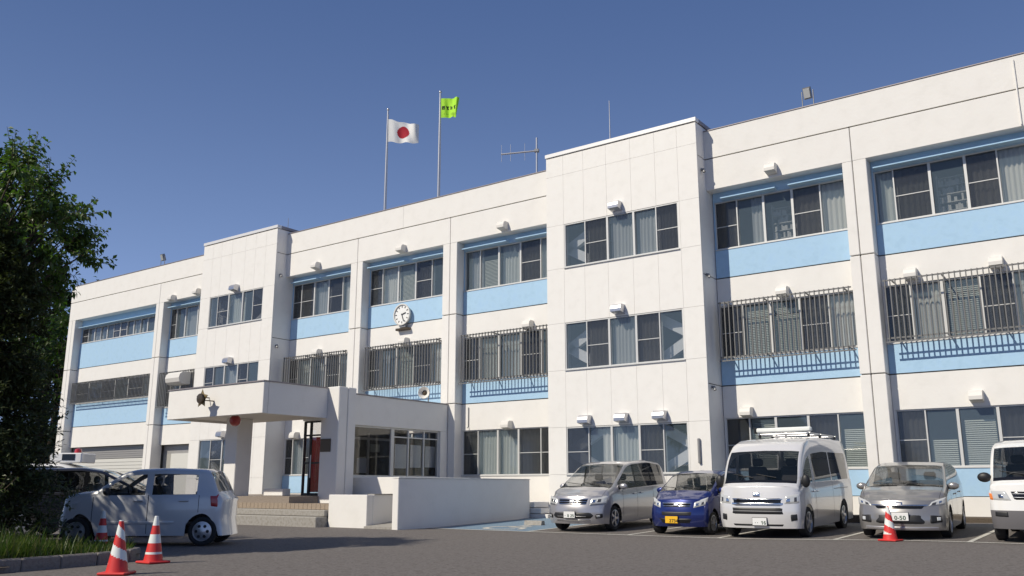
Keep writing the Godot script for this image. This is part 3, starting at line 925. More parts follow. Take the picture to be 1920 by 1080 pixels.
	bx(rw, "wall", Vector3(-17.95, -0.05, 1.65), Vector3(-17.72, 1.42, 8.15), M.white, 0.015)
	bx(rw, "coping", Vector3(-17.97, 1.422, 1.64), Vector3(-17.70, 1.445, 8.16), M.white)
	# ramp slab
	var rs := begin()
	var rp := [Vector3(-19.09, 0.06, 8.1), Vector3(-17.96, 0.06, 8.1), Vector3(-17.96, 0.66, 1.6), Vector3(-19.09, 0.66, 1.6)]
	quad_n(rs, rp[0], rp[1], rp[2], rp[3], Vector3.UP)
	quad_n(rs, rp[0], rp[1], rp[1] - Vector3(0, 0.3, 0), rp[0] - Vector3(0, 0.3, 0), Vector3(0, 0, 1))
	tag(put(self, "ramp", rs.commit(), M.concrete), "sloping concrete ramp between two white walls", "", "", "structure")
	# side steps by the ramp's far end
	var ss := thing("side_steps", Vector3(-17.4, 0.15, 0.8), "three small concrete steps in the corner by the right tower", "steps")
	for i in 3:
		bx(ss, "tread", Vector3(-19.0, 0.1 + i * 0.2, 0.05), Vector3(-17.05 - i * 0.28, 0.28 + i * 0.2, 1.55), M.white, 0.015)
	# low white box on the porch floor, and a brown log by the car stop
	tag(bx(self, "planter_box", Vector3(-25.6, 0.885, 6.2), Vector3(-24.6, 1.12, 6.55), M.white, 0.012), "small white planter box standing on the porch floor", "planter")
	var cs := put(self, "wheel_stop", prism_x([Vector2(-0.11, 0), Vector2(0.11, 0), Vector2(0.07, 0.13), Vector2(-0.07, 0.13)], 0.62), M.concrete, Vector3(-15.5, gy(-15.5, 4.6), 4.6))
	tag(cs, "pale concrete wheel stop on the blue parking bay", "wheel stop")
	var hr := thing("handrail", Vector3(-26.4, 0.88, 2.5), "thin metal handrail in front of the blue panel behind the porch", "handrail")
	put(hr, "rail", tube([Vector3(-0.9, 0.75, 0), Vector3(1.1, 0.75, 0)], 0.022, 8), M.steel)
	put(hr, "post", tube([Vector3(-0.9, 0, 0), Vector3(-0.9, 0.78, 0)], 0.022, 8), M.steel_dull)
	put(hr, "post", tube([Vector3(1.1, 0, 0), Vector3(1.1, 0.78, 0)], 0.022, 8), M.steel_dull)

func globe_profile(r: float) -> Array:
	var out := []
	for i in 13:
		var t := -PI / 2 + PI * i / 12
		out.append(Vector2(max(0.0001, cos(t) * r), sin(t) * r))
	return out

# ------------------------------------------------------------------ things on the building
func build_fixtures():
	# clock
	var c := thing("wall_clock", Vector3(-25.68, 8.38, R), "round white wall clock on the blue band under third floor windows", "clock")
	put(c, "case", lathe([Vector2(0.40, 0.02), Vector2(0.43, 0.16), Vector2(0.47, 0.17), Vector2(0.47, 0.21), Vector2(0.42, 0.21), Vector2(0.42, 0.17)], 40), M.hood_white)
	put(c, "face", lathe([Vector2(0.42, 0.165), Vector2(0.0, 0.165)], 40), M.plate_white)
	var st := begin()
	for k in 12:
		var t := TAU * k / 12
		add_box(st, Vector3(sin(t), cos(t), 0) * 0.34 + Vector3(0, 0, 0.172), Vector3(0.035, 0.08, 0.008), Basis(Vector3(0, 0, 1), -t))
	put(c, "hour_marks", st.commit(), M.black)
	var hh := begin()
	var th := TAU * 2.45 / 12
	add_box(hh, Vector3(sin(th), cos(th), 0) * 0.10 + Vector3(0, 0, 0.182), Vector3(0.045, 0.26, 0.008), Basis(Vector3(0, 0, 1), -th))
	put(c, "hour_hand", hh.commit(), M.black)
	var mh := begin()
	var tm := TAU * 26.5 / 60
	add_box(mh, Vector3(sin(tm), cos(tm), 0) * 0.14 + Vector3(0, 0, 0.192), Vector3(0.03, 0.36, 0.008), Basis(Vector3(0, 0, 1), -tm))
	put(c, "minute_hand", mh.commit(), M.black)
	put(c, "bracket", box_mesh(Vector3(0.3, 0.2, 0.16), 0.02), M.steel_dull, Vector3(0.05, -0.47, 0.082))
	put(c, "ledge", box_mesh(Vector3(0.75, 0.1, 0.2), 0.02), M.bronze, Vector3(0.03, -0.63, 0.102))
	# horn loudspeaker over the vestibule
	var s := thing("loudspeaker", Vector3(-23.5, 4.4, 0.5), "grey horn loudspeaker on a short pole above the vestibule", "loudspeaker")
	var face := Transform3D(Basis(Vector3.UP, 0.45), Vector3(0, 0.42, 0.08))
	put(s, "horn", lathe([Vector2(0.05, -0.15), Vector2(0.09, 0.0), Vector2(0.17, 0.14), Vector2(0.24, 0.2), Vector2(0.23, 0.21), Vector2(0.15, 0.14), Vector2(0.05, 0.02)], 24, face), M.hood_white)
	put(s, "driver", lathe([Vector2(0.0, -0.3), Vector2(0.08, -0.3), Vector2(0.08, -0.15), Vector2(0.0, -0.14)], 16, face), M.steel_dull)
	put(s, "throat", lathe([Vector2(0.1, 0.05), Vector2(0.09, 0.1), Vector2(0.0, 0.12)], 16, face), M.bronze)
	put(s, "pole", tube([Vector3(0.06, 0, -0.05), Vector3(0.06, 0.45, -0.05)], 0.025, 8), M.steel_dull)
	# flag poles
	for k in [[-28.0, 18.75, "tall steel flagpole carrying the white flag with red disc"], [-24.72, 18.75, "tall steel flagpole carrying the yellow green flag"]]:
		var f := thing("flagpole", Vector3(k[0], 12.3, -1.4), k[2], "flagpole", "flagpoles on the roof")
		put(f, "pole", tube([Vector3.ZERO, Vector3(0, 3.0, 0), Vector3(0, k[1] - 12.3, 0)], [0.075, 0.065, 0.045], 12), M.steel)
		put(f, "finial", lathe(globe_profile(0.07), 12, Transform3D(Basis.IDENTITY, Vector3(0, k[1] - 12.3 + 0.05, 0))), M.steel)
		put(f, "rope", tube([Vector3(0.09, 0.8, 0.03), Vector3(0.11, 3.0, 0.03), Vector3(0.07, k[1] - 12.5, 0.03)], 0.009, 5), M.steel_dull)
		put(f, "base_plate", box_mesh(Vector3(0.4, 0.06, 0.4), 0.01), M.steel_dull, Vector3(0, 0.03, 0))
	flag_cloth("national_flag", Vector3(-27.93, 18.28, -1.36), 1.72, 1.15, 0, "white flag with a red disc flying from its pole")
	flag_cloth("banner_flag", Vector3(-24.65, 18.45, -1.36), 0.98, 0.94, 1, "bright yellow green flag with black lettering flying from its pole")
	# yagi antenna
	var a := thing("antenna", Vector3(-19.35, 12.3, -1.3), "roof antenna with horizontal boom and thin upright rods", "antenna")
	put(a, "mast", tube([Vector3.ZERO, Vector3(0, 2.95, 0)], [0.05, 0.04], 10), M.steel)
	a.rotation.y = deg_to_rad(24)
	put(a, "boom", tube([Vector3(0.1, 2.38, 0), Vector3(-1.5, 2.34, 0)], 0.035, 8), M.steel)
	for x in [-0.5, -1.1, -1.48]:
		put(a, "rod", tube([Vector3(x, 2.0, 0), Vector3(x, 2.75, 0)], 0.010, 5), M.steel)
	put(a, "clamp", box_mesh(Vector3(0.2, 0.14, 0.14), 0.02), M.steel_dull, Vector3(0, 2.38, 0))
	# lightning rods
	tag(put(self, "lightning_rod", tube([Vector3.ZERO, Vector3(0, 2.45, 0)], [0.03, 0.015], 8), M.steel, Vector3(-15.45, 13.1, -0.5)), "slim pale mast rising above the right stair tower roof", "mast")
	tag(put(self, "lightning_rod", tube([Vector3.ZERO, Vector3(0, 1.05, 0)], [0.02, 0.01], 8), M.steel_dull, Vector3(-33.6, 13.1, -0.4)), "short thin rod on the left stair tower roof", "mast")
	# floodlights on the roof edge
	for k in [[-7.95, "grey floodlight in a bracket on the roof edge above the right bays"], [-43.9, "dark floodlight on the roof edge left of the left tower"]]:
		var l := thing("floodlight", Vector3(k[0], 13.18, -0.25), k[1], "floodlight", "floodlights on the roof edge")
		var hs := begin()
		add_box(hs, Vector3(0, 0.52, 0.0), Vector3(0.24, 0.38, 0.14), Basis(Vector3.RIGHT, 0.35))
		put(l, "housing", hs.commit(), M.steel_dull)
		var gs := begin()
		add_box(gs, Vector3(0, 0.49, 0.082), Vector3(0.2, 0.31, 0.012), Basis(Vector3.RIGHT, 0.35))
		put(l, "lens", gs.commit(), M.lamp_lens)
		put(l, "bracket", tube([Vector3(-0.18, 0, 0), Vector3(-0.18, 0.6, 0)], 0.018, 6), M.steel_dull)
		put(l, "bracket", tube([Vector3(0.18, 0, 0), Vector3(0.18, 0.6, 0)], 0.018, 6), M.steel_dull)

func flag_cloth(called, at, w, h, kind, label):
	var nx := 70
	var ny := 48
	var pos := []
	var col := []
	for i in nx + 1:
		var pr := []
		var cr := []
		for j in ny + 1:
			var u := float(i) / nx
			var v := float(j) / ny      # 0 top
			var x = u * w * (0.86 if kind == 0 else 0.9)
			var y = -v * h
			var z := 0.10 * u * sin(u * 9.0 + v * 1.2) + 0.05 * u * sin(u * 17.0 - v * 3.0)
			if kind == 0:
				y -= 0.40 * pow(u, 0.9) * (1.0 - 0.62 * v) * w * 0.5 - 0.025 * sin(u * 14.0)
				y -= 0.03 * u * sin(v * 6.0)
			else:
				y -= 0.10 * u * u
				x -= 0.22 * w * max(0.0, u - 0.55) * v * 1.6
				z += 0.25 * u * u
			pr.append(Vector3(x, y, z))
			var c := Color(0.80, 0.80, 0.78)
			if kind == 0:
				if Vector2((u - 0.5) * w, (v - 0.5) * h).length() < 0.30 * h: c = Color(0.40, 0.012, 0.03)
			else:
				c = Color(0.42, 0.80, 0.05)
				# black lettering: one row of four bold marks, a smaller row under it
				var cx := fposmod(u * 4.6 - 0.15, 1.0)
				var id := int(u * 4.6 - 0.15)
				if v > 0.40 and v < 0.60 and id >= 0 and id < 4 and cx > 0.16 and cx < 0.84:
					var yy := (v - 0.40) / 0.20
					var stroke = (cx < 0.42 or yy > 0.66 or (yy > 0.25 and yy < 0.5)) if id % 2 == 0 else (abs(cx - 0.5 - (yy - 0.5) * 0.3) < 0.2 or yy < 0.3)
					if id == 0: stroke = stroke or yy < 0.2 or cx > 0.7
					if stroke: c = Color(0.01, 0.03, 0.01)
				var bx2 := fposmod(u * 11.0, 1.0)
				if v > 0.76 and v < 0.88 and u > 0.55 and u < 0.93 and bx2 < 0.55 and fposmod(v * 23.0, 1.0) < 0.6: c = Color(0.01, 0.05, 0.01)
				if v > 0.78 and v < 0.84 and u > 0.12 and u < 0.4 and bx2 < 0.3: c = Color(0.12, 0.25, 0.02)
			cr.append(c)
		pos.append(pr)
		col.append(cr)
	var st := begin()
	st.set_smooth_group(0)
	for i in nx:
		for j in ny:
			for k in [[0, 0], [1, 0], [1, 1], [0, 0], [1, 1], [0, 1]]:
				st.set_color(col[i + k[0]][j + k[1]])
				st.add_vertex(pos[i + k[0]][j + k[1]])
	st.generate_normals()
	var fo := put(self, called, st.commit(), M.flag, at)
	fo.rotation.y = deg_to_rad(32)
	tag(fo, label, "flag")

# ------------------------------------------------------------------ vehicles
func poly_at(a: Array, t: float) -> float:
	if t <= a[0].x: return a[0].y
	for i in a.size() - 1:
		if t <= a[i + 1].x:
			var u: float = (t - a[i].x) / max(1e-6, a[i + 1].x - a[i].x)
			return lerp(a[i].y, a[i + 1].y, u)
	return a[-1].y

# rounded version of the profile: small moving average
func prof_at(S: Dictionary, s: float) -> float:
	var w: float = S.get("soft", 0.07)
	var t := 0.0
	for k in [-2, -1, 0, 1, 2]: t += poly_at(S.prof, clamp(s + k * w * 0.5, 0.0, S.L))
	return t / 5.0

func hw_at(S: Dictionary, s: float) -> float:
	var f: float = clamp(1.0 - s / 1.1, 0.0, 1.0)
	var r: float = clamp((s - S.L + 1.0) / 1.0, 0.0, 1.0)
	return S.W * 0.5 * (1.0 - S.get("tf", 0.05) * f * f - S.get("tr", 0.05) * r * r)

func belt_at(S: Dictionary, s: float) -> float:
	return min(poly_at(S.belt, s), prof_at(S, s) - 0.07)

func zside(S: Dictionary, s: float, y: float) -> float:
	var hw := hw_at(S, s)
	var b := belt_at(S, s)
	if y <= b:
		var ym := b * 0.66
		var d := (y - ym) / (b * 0.55)
		return hw * (1.0 - 0.055 * d * d)
	return hw * (1.0 - 0.055 * pow(b * 0.34 / (b * 0.55), 2.0)) - 0.012 - S.get("tum", 0.2) * (y - b)

func warp(S: Dictionary, s: float, y: float, z: float) -> Vector3:
	var x: float = S.L * 0.5 - s
	var n: float = abs(z) / (S.W * 0.5)
	var bf := 1.0 - smoothstep(0.0, 0.75, s)
	var br: float = 1.0 - smoothstep(0.0, 0.6, S.L - s)
	x -= bf * (S.get("cf", 0.16) * pow(n, S.get("cp", 3.0)) + poly_at(S.fs, y))
	x += br * (S.get("cr", 0.10) * pow(n, 3.0) + poly_at(S.get("rs", [Vector2(0, 0)]), y))
	return Vector3(x, y, z)

func ring(S: Dictionary, s: float) -> Array:
	var top := prof_at(S, s)
	var b := belt_at(S, s)
	var low: float = S.gc
	if s < 0.35: low = lerp(S.gc + 0.02, S.gc, s / 0.35)
	for ax in [S.fo, S.fo + S.wb]:
		var d: float = abs(s - ax)
		var rr: float = S.wr + 0.065
		if d < rr: low = max(low, S.wr + sqrt(rr * rr - d * d))
	var ys := [low, lerp(low, b, 0.22), lerp(low, b, 0.48), lerp(low, b, 0.74), b - 0.015, b + 0.004]
	var fr: float = S.get("frame", 0.075)
	ys.append(max(b + 0.012, top - fr))
	ys.append(max(b + 0.02, top - 0.045))
	var out := []
	for y in ys: out.append(Vector2(zside(S, s, y), y))
	var z7: float = out[-1].x
	out.append(Vector2(z7 - 0.055, top - 0.012))
	out.append(Vector2(z7 * 0.72, top + 0.004))
	out.append(Vector2(0.0, top + S.get("crown", 0.02)))
	return out      # 11 points, 0..10

func loft_stations(S: Dictionary) -> Array:
	var xs := []
	var n := int(S.L / 0.07)
	for i in n + 1: xs.append(S.L * i / n)
	for k in S.windows:
		xs.append(k[0])
		xs.append(k[1])
	for k in [S.ws[0], S.ws[1]]: xs.append(k)
	for ax in [S.fo, S.fo + S.wb]:
		var rr: float = S.wr + 0.065
		for t in [-1.0, -0.985, -0.95, -0.9, 0.9, 0.95, 0.985, 1.0]: xs.append(ax + rr * t)
	xs.sort()
	var out := []
	for x in xs:
		if out.size() == 0 or x - out[-1] > 0.012: out.append(x)
	out[-1] = S.L
	return out

func vquad(st, a, b, c, d, out_dir):
	# winding only; normals are generated later
	var n: Vector3 = (c - a).cross(b - a) + (d - a).cross(c - a)
	var q := [a, b, c, a, c, d]
	if n.dot(out_dir) < 0.0: q = [a, c, b, a, d, c]
	for i in [0, 3]:
		if (q[i + 2] - q[i]).cross(q[i + 1] - q[i]).length_squared() < 1e-14: continue
		for k in 3: st.add_vertex(q[i + k])

func make_car(S: Dictionary, called: String, at: Vector3, dir: Vector2, label: String, category: String, group := "") -> Node3D:
	var root := thing(called, at, label, category, group)
	var yaw := atan2(-dir.y, dir.x)
	# lay the car on the slope of the ground: pitch from the two axles
	var d2 := dir.normalized()
	var hf: float = gy(at.x + d2.x * S.wb * 0.5, at.z + d2.y * S.wb * 0.5)
	var hr: float = gy(at.x - d2.x * S.wb * 0.5, at.z - d2.y * S.wb * 0.5)
	root.position.y = (hf + hr) * 0.5 + 0.004
	root.rotation = Vector3(0, yaw, atan2(hf - hr, S.wb))
	var st := {}
	var xs := loft_stations(S)
	var rings := []
	for s in xs: rings.append(ring(S, s))
	var w0: float = S.windows[0][0]
	var w1: float = S.windows[-1][1]
	for i in xs.size() - 1:
		var sm: float = (xs[i] + xs[i + 1]) * 0.5
		for v in 10:
			var kind := "body"
			if v == 5:
				for k in S.windows.size():
					if sm > S.windows[k][0] and sm < S.windows[k][1]: kind = ("privacy" if k >= S.get("priv", 9) else "glass") + str(k)
				if kind == "body" and sm > w0 and sm < w1: kind = ("trim" + str(int(sm * 1.2))) if S.get("dark_pillars", true) else "body"
			elif v >= 8:
				if sm > S.ws[0] and sm < S.ws[1]: kind = "windscreen"
				elif sm > S.ws[0] - 0.075 and sm < S.ws[0]: kind = "trim9"
				elif sm > S.get("bl", [99, 99])[0] and sm < S.get("bl", [99, 99])[1]: kind = "backlight"
			elif S.has("bumper_s") and v <= 1 and sm < S.bumper_s: kind = "bumper"
			for side in [-1.0, 1.0]:
				var p := []
				for q in [[i, v], [i + 1, v], [i + 1, v + 1], [i, v + 1]]:
					var r: Vector2 = rings[q[0]][q[1]]
					p.append(warp(S, xs[q[0]], r.y, r.x * side))
				var mid: Vector3 = (p[0] + p[2]) * 0.5
				var od := Vector3(0, mid.y - 0.55, mid.z) if v > 5 else Vector3(0, 0, mid.z)
				if v >= 8: od = Vector3(0, 1, 0)
				var key: String = kind + ("" if v != 5 or kind == "body" else ("L" if side < 0 else "R"))
				if not st.has(key):
					st[key] = begin()
					st[key].set_smooth_group(0)
				vquad(st[key], p[0], p[1], p[2], p[3], od)
	# front and rear ends
	for e in [0, xs.size() - 1]:
		var R0: Array = rings[e]
		var nz := 14
		for v in 10:
			var kind := "body"
			if e == 0 and S.has("bumper_s") and v <= 1: kind = "bumper"
			for k in nz:
				var p := []
				for q in [[k, v], [k + 1, v], [k + 1, v + 1], [k, v + 1]]:
					var r: Vector2 = R0[q[1]]
					p.append(warp(S, xs[e], r.y, lerp(-r.x, r.x, float(q[0]) / nz)))
				vquad(st[kind], p[0], p[1], p[2], p[3], Vector3(1 if e == 0 else -1, 0.01, 0))
	var mats := {"body": S.paint, "glass": M.car_glass, "privacy": M.privacy, "windscreen": M.car_glass, "trim": M.black_gloss, "bumper": S.get("bumper_mat", M.black), "backlight": S.get("bl_mat", M.privacy)}
	var called_as := {"body": "body", "glass": "side_window", "privacy": "rear_side_window", "windscreen": "windscreen", "trim": "window_pillar", "bumper": "bumper", "backlight": "rear_window"}
	var body: MeshInstance3D
	for k in st:
		var base: String = k.rstrip("0123456789LR")
		st[k].generate_normals()
		var m: ArrayMesh = st[k].commit()
		if m == null or m.get_surface_count() == 0: continue
		var o := put(root, called_as[base], m, mats[base])
		if k == "body": body = o
	# underside and cabin
	var hwv: float = S.W * 0.5
	var ub := begin()
	add_box(ub, Vector3(0, S.gc + 0.11, 0), Vector3(S.L - 0.75, 0.16, S.W * 0.62))
	add_box(ub, Vector3(0, S.gc + 0.10, 0), Vector3(S.wb - S.wr * 2.6, 0.14, S.W * 0.86))
	put(root, "underside", ub.commit(), M.black)
	var cab := begin()
	var sf: float = S.seat
	var seat_h: float = S.get("seat_h", 0.5)
	for sd in [-1, 1]:
		add_cbox(cab, Vector3(S.L / 2 - sf, seat_h, sd * hwv * 0.42), Vector3(0.5, 0.16, 0.46), 0.04)
		add_cbox(cab, Vector3(S.L / 2 - sf - 0.32, seat_h + 0.34, sd * hwv * 0.42), Vector3(0.14, 0.62, 0.46), 0.05)
		add_cbox(cab, Vector3(S.L / 2 - sf - 0.36, seat_h + 0.75, sd * hwv * 0.42), Vector3(0.1, 0.18, 0.26), 0.04)
	add_cbox(cab, Vector3(S.L / 2 - sf - 1.25, seat_h + 0.25, 0), Vector3(0.16, 0.62, S.W * 0.68), 0.05)
	add_cbox(cab, Vector3(S.L / 2 - sf - 1.0, seat_h, 0), Vector3(0.5, 0.16, S.W * 0.68), 0.05)
	put(root, "seats", cab.commit(), S.get("seat_mat", M.seat))
	var dsh := begin()
	var cowl: float = prof_at(S, S.ws[0])
	add_cbox(dsh, Vector3(S.L / 2 - S.ws[0] - 0.42, cowl - 0.17, 0), Vector3(0.5, 0.2, S.W * 0.78), 0.06)
	put(root, "dashboard", dsh.commit(), M.black)
	var swx := Transform3D(Basis(Vector3.UP, PI / 2) * Basis(Vector3.RIGHT, 0.4), Vector3(S.L / 2 - sf + 0.38, cowl - 0.08, hwv * 0.42))
	put(root, "steering_wheel", lathe([Vector2(0.165, 0.0), Vector2(0.185, 0.016), Vector2(0.2, 0.0), Vector2(0.185, -0.016), Vector2(0.165, 0.0)], 20, swx), M.black)
	# wheels
	for ax in [S.fo, S.fo + S.wb]:
		for sd in [-1.0, 1.0]:
			var w := Node3D.new()
			w.name = "wheel"
			root.add_child(w, true)
			w.position = Vector3(S.L / 2 - ax, S.wr, sd * (hwv - 0.115))
			if sd < 0: w.rotation.y = PI
			wheel_parts(w, S.wr, S.get("rim", "spokes"))
	# mirrors
	var mx: float = S.get("mirror_s", S.ws[0] + 0.38)
	for sd in [-1.0, 1.0]:
		var by = belt_at(S, mx) + S.get("mirror_up", 0.07)
		var z := zside(S, mx, by) + 0.10
		var sp := SphereMesh.new()
		sp.radius = 0.5
		sp.height = 1.0
		sp.radial_segments = 18
		sp.rings = 9
		var sz: Vector3 = S.get("mirror_size", Vector3(0.13, 0.16, 0.24))
		var mm := put(root, "wing_mirror", sp, S.get("mirror_mat", S.paint), Vector3(S.L / 2 - mx, by + 0.02, sd * z))
		mm.scale = sz
		put(root, "mirror_arm", box_mesh(Vector3(0.06, 0.03, 0.12), 0.01), M.black, Vector3(S.L / 2 - mx, by - 0.03, sd * (z - 0.08)))
	# bonnet gaps
	for sd in [-1.0, 1.0]:
		var hp := []
		var s3: float = 0.06
		while s3 < S.ws[0] - 0.05:
			var rg := ring(S, s3)
			hp.append(warp(S, s3, rg[8].y + 0.0015, rg[8].x * sd * 0.985))
			s3 += 0.07
		if hp.size() > 2: put(root, "bonnet_gap", tube(hp, 0.004, 4), M.black)
	# wipers
	for sd in [-0.3, 0.25]:
		var pts := []
		for k in 5:
			var s2: float = S.ws[0] + 0.03 + 0.02 * k
			pts.append(warp(S, s2, prof_at(S, s2) + S.get("crown", 0.02) + 0.015, sd + k * 0.12 - 0.1))
		put(root, "wiper", tube(pts, 0.009, 5), M.black)
	# door seams and handles (both sides)
	for q in S.get("seams", []):
		for sd in [-1.0, 1.0]:
			var sm2 := begin()
			for i in 8:
				var ya: float = lerp(q[1], q[2], i / 8.0)
				var yb: float = lerp(q[1], q[2], (i + 1) / 8.0)
				var a := warp(S, q[0] - 0.006, ya, sd * (zside(S, q[0], ya) + 0.0015))
				var b := warp(S, q[0] + 0.006, ya, sd * (zside(S, q[0], ya) + 0.0015))
				var c := warp(S, q[0] + 0.006, yb, sd * (zside(S, q[0], yb) + 0.0015))
				var d := warp(S, q[0] - 0.006, yb, sd * (zside(S, q[0], yb) + 0.0015))
				quad_n(sm2, a, b, c, d, Vector3(0, 0, sd))
			put(root, "door_seam", sm2.commit(), M.black)
	for q in S.get("handles", []):
		for sd in [-1.0, 1.0]:
			put(root, "door_handle", box_mesh(Vector3(0.2, 0.035, 0.035), 0.012), S.get("handle_mat", S.paint), Vector3(S.L / 2 - q[0], q[1], sd * (zside(S, q[0], q[1]) + 0.02)))
	# front details
	for q in S.get("front", []):
		var sides := [1.0]
		if q[4]: sides = [1.0, -1.0]
		for sd in sides: put(root, q[0], front_patch(S, q[2], q[3], sd), q[1])
	for q in S.get("side", []):
		for sd in [-1.0, 1.0]: put(root, q[0], side_patch(S, q[2], q[3], sd), q[1])
	# number plate with its digits
	if S.has("plate"):
		var P: Dictionary = S.plate
		var px: Vector3 = warp(S, 0.0, P.y, P.get("z", 0.0))
		var pl := put(root, "number_plate", box_mesh(Vector3(0.012, 0.165, 0.33), 0.004), P.mat, px + Vector3(0.035, 0, 0))
		put(root, "plate_holder", box_mesh(Vector3(0.02, 0.185, 0.35), 0.006), M.black, px + Vector3(0.02, 0, 0))
		for t in P.text:
			var tm := TextMesh.new()
			tm.text = t[0]
			var f := SystemFont.new()
			f.font_names = PackedStringArray(["Droid Sans"])
			f.font_weight = 700
			tm.font = f
			tm.font_size = 32
			tm.pixel_size = t[1] / 32.0
			tm.depth = 0.002
			var to := put(pl, "plate_text", tm, P.get("ink", M.plate_ink), Vector3(0.008, t[3], t[2]))
			to.rotation.y = PI / 2
	return root

func wheel_parts(w: Node3D, r: float, kind: String):
	var key := "wheel %.3f %s" % [r, kind]
	if not mesh_cache.has(key):
		var ri := r * 0.68
		var ty := lathe([Vector2(ri, -0.09), Vector2(r * 0.93, -0.1), Vector2(r, -0.07), Vector2(r, 0.07), Vector2(r * 0.97, 0.092), Vector2(r * 0.84, 0.104), Vector2(ri, 0.088)], 32)
		var rs := begin()
		add_lathe(rs, [Vector2(ri, 0.095), Vector2(ri * 0.92, 0.098), Vector2(ri * 0.88, 0.06), Vector2(ri * 0.86, -0.05)], 32)
		if kind == "cover":
			add_lathe(rs, [Vector2(ri * 0.93, 0.085), Vector2(ri * 0.6, 0.10), Vector2(ri * 0.2, 0.112), Vector2(0.0, 0.114)], 32)
		else:
			var n := 5 if kind == "spokes" else 10
			for k in n:
				var t := TAU * k / n
				add_box(rs, Vector3(cos(t), sin(t), 0) * ri * 0.53 + Vector3(0, 0, 0.075), Vector3(ri * 0.82, ri * (0.26 if n == 5 else 0.12), 0.03), Basis(Vector3(0, 0, 1), t))
			add_lathe(rs, [Vector2(ri * 0.26, 0.06), Vector2(ri * 0.24, 0.1), Vector2(0.0, 0.105)], 16)
		var bk := begin()
		if kind == "cover":
			for k in 6:
				var t := TAU * k / 6
				add_lathe(bk, [Vector2(ri * 0.17, 0.0), Vector2(ri * 0.16, 0.008), Vector2(0.0, 0.008)], 10, Transform3D(Basis.IDENTITY, Vector3(cos(t), sin(t), 0) * ri * 0.58 + Vector3(0, 0, 0.1)))
		add_lathe(bk, [Vector2(ri * 0.9, 0.0), Vector2(0.0, 0.0)], 24)
		mesh_cache[key] = [ty, rs.commit(), bk.commit()]
	var ms = mesh_cache[key]
	put(w, "tyre", ms[0], M.rubber)
	put(w, "rim", ms[1], M.alloy)
	put(w, "hub", ms[2], M.black)

# four corners (z, y); a shallow raised piece laid on the front of the car
func front_patch(S: Dictionary, c: Array, off: float, sd: float) -> Mesh:
	var st := begin()
	st.set_smooth_group(0)
	var n := 10
	var m := 6
	var g := []
	for i in n + 1:
		var row := []
		for j in m + 1:
			var u := float(i) / n
			var v := float(j) / m
			var q: Vector2 = c[0].lerp(c[1], u).lerp(c[3].lerp(c[2], u), v)
			var edge: float = min(min(u, 1.0 - u) * n, min(v, 1.0 - v) * m)
			var p := warp(S, 0.0, q.y, q.x)
			p.x += off if edge > 0.01 else -0.02
			p.z *= sd
			row.append(p)
		g.append(row)
	for i in n:
		for j in m:
			vquad(st, g[i][j], g[i + 1][j], g[i + 1][j + 1], g[i][j + 1], Vector3(1, 0.01, 0))
	st.generate_normals()
	return st.commit()

func side_patch(S: Dictionary, c: Array, off: float, sd: float) -> Mesh:
	var st := begin()
	st.set_smooth_group(0)
	var n := 12
	var m := 5
	var g := []
	for i in n + 1:
		var row := []
		for j in m + 1:
			var u := float(i) / n
			var v := float(j) / m
			var q: Vector2 = c[0].lerp(c[1], u).lerp(c[3].lerp(c[2], u), v)
			var edge: float = min(min(u, 1.0 - u) * n, min(v, 1.0 - v) * m)
			var z := zside(S, q.x, q.y) + (off if edge > 0.01 else -0.01)
			row.append(warp(S, q.x, q.y, z * sd))
		g.append(row)
	for i in n:
		for j in m:
			vquad(st, g[i][j], g[i + 1][j], g[i + 1][j + 1], g[i][j + 1], Vector3(0, 0, sd))
	st.generate_normals()
	return st.commit()

func V(x, y): return Vector2(x, y)

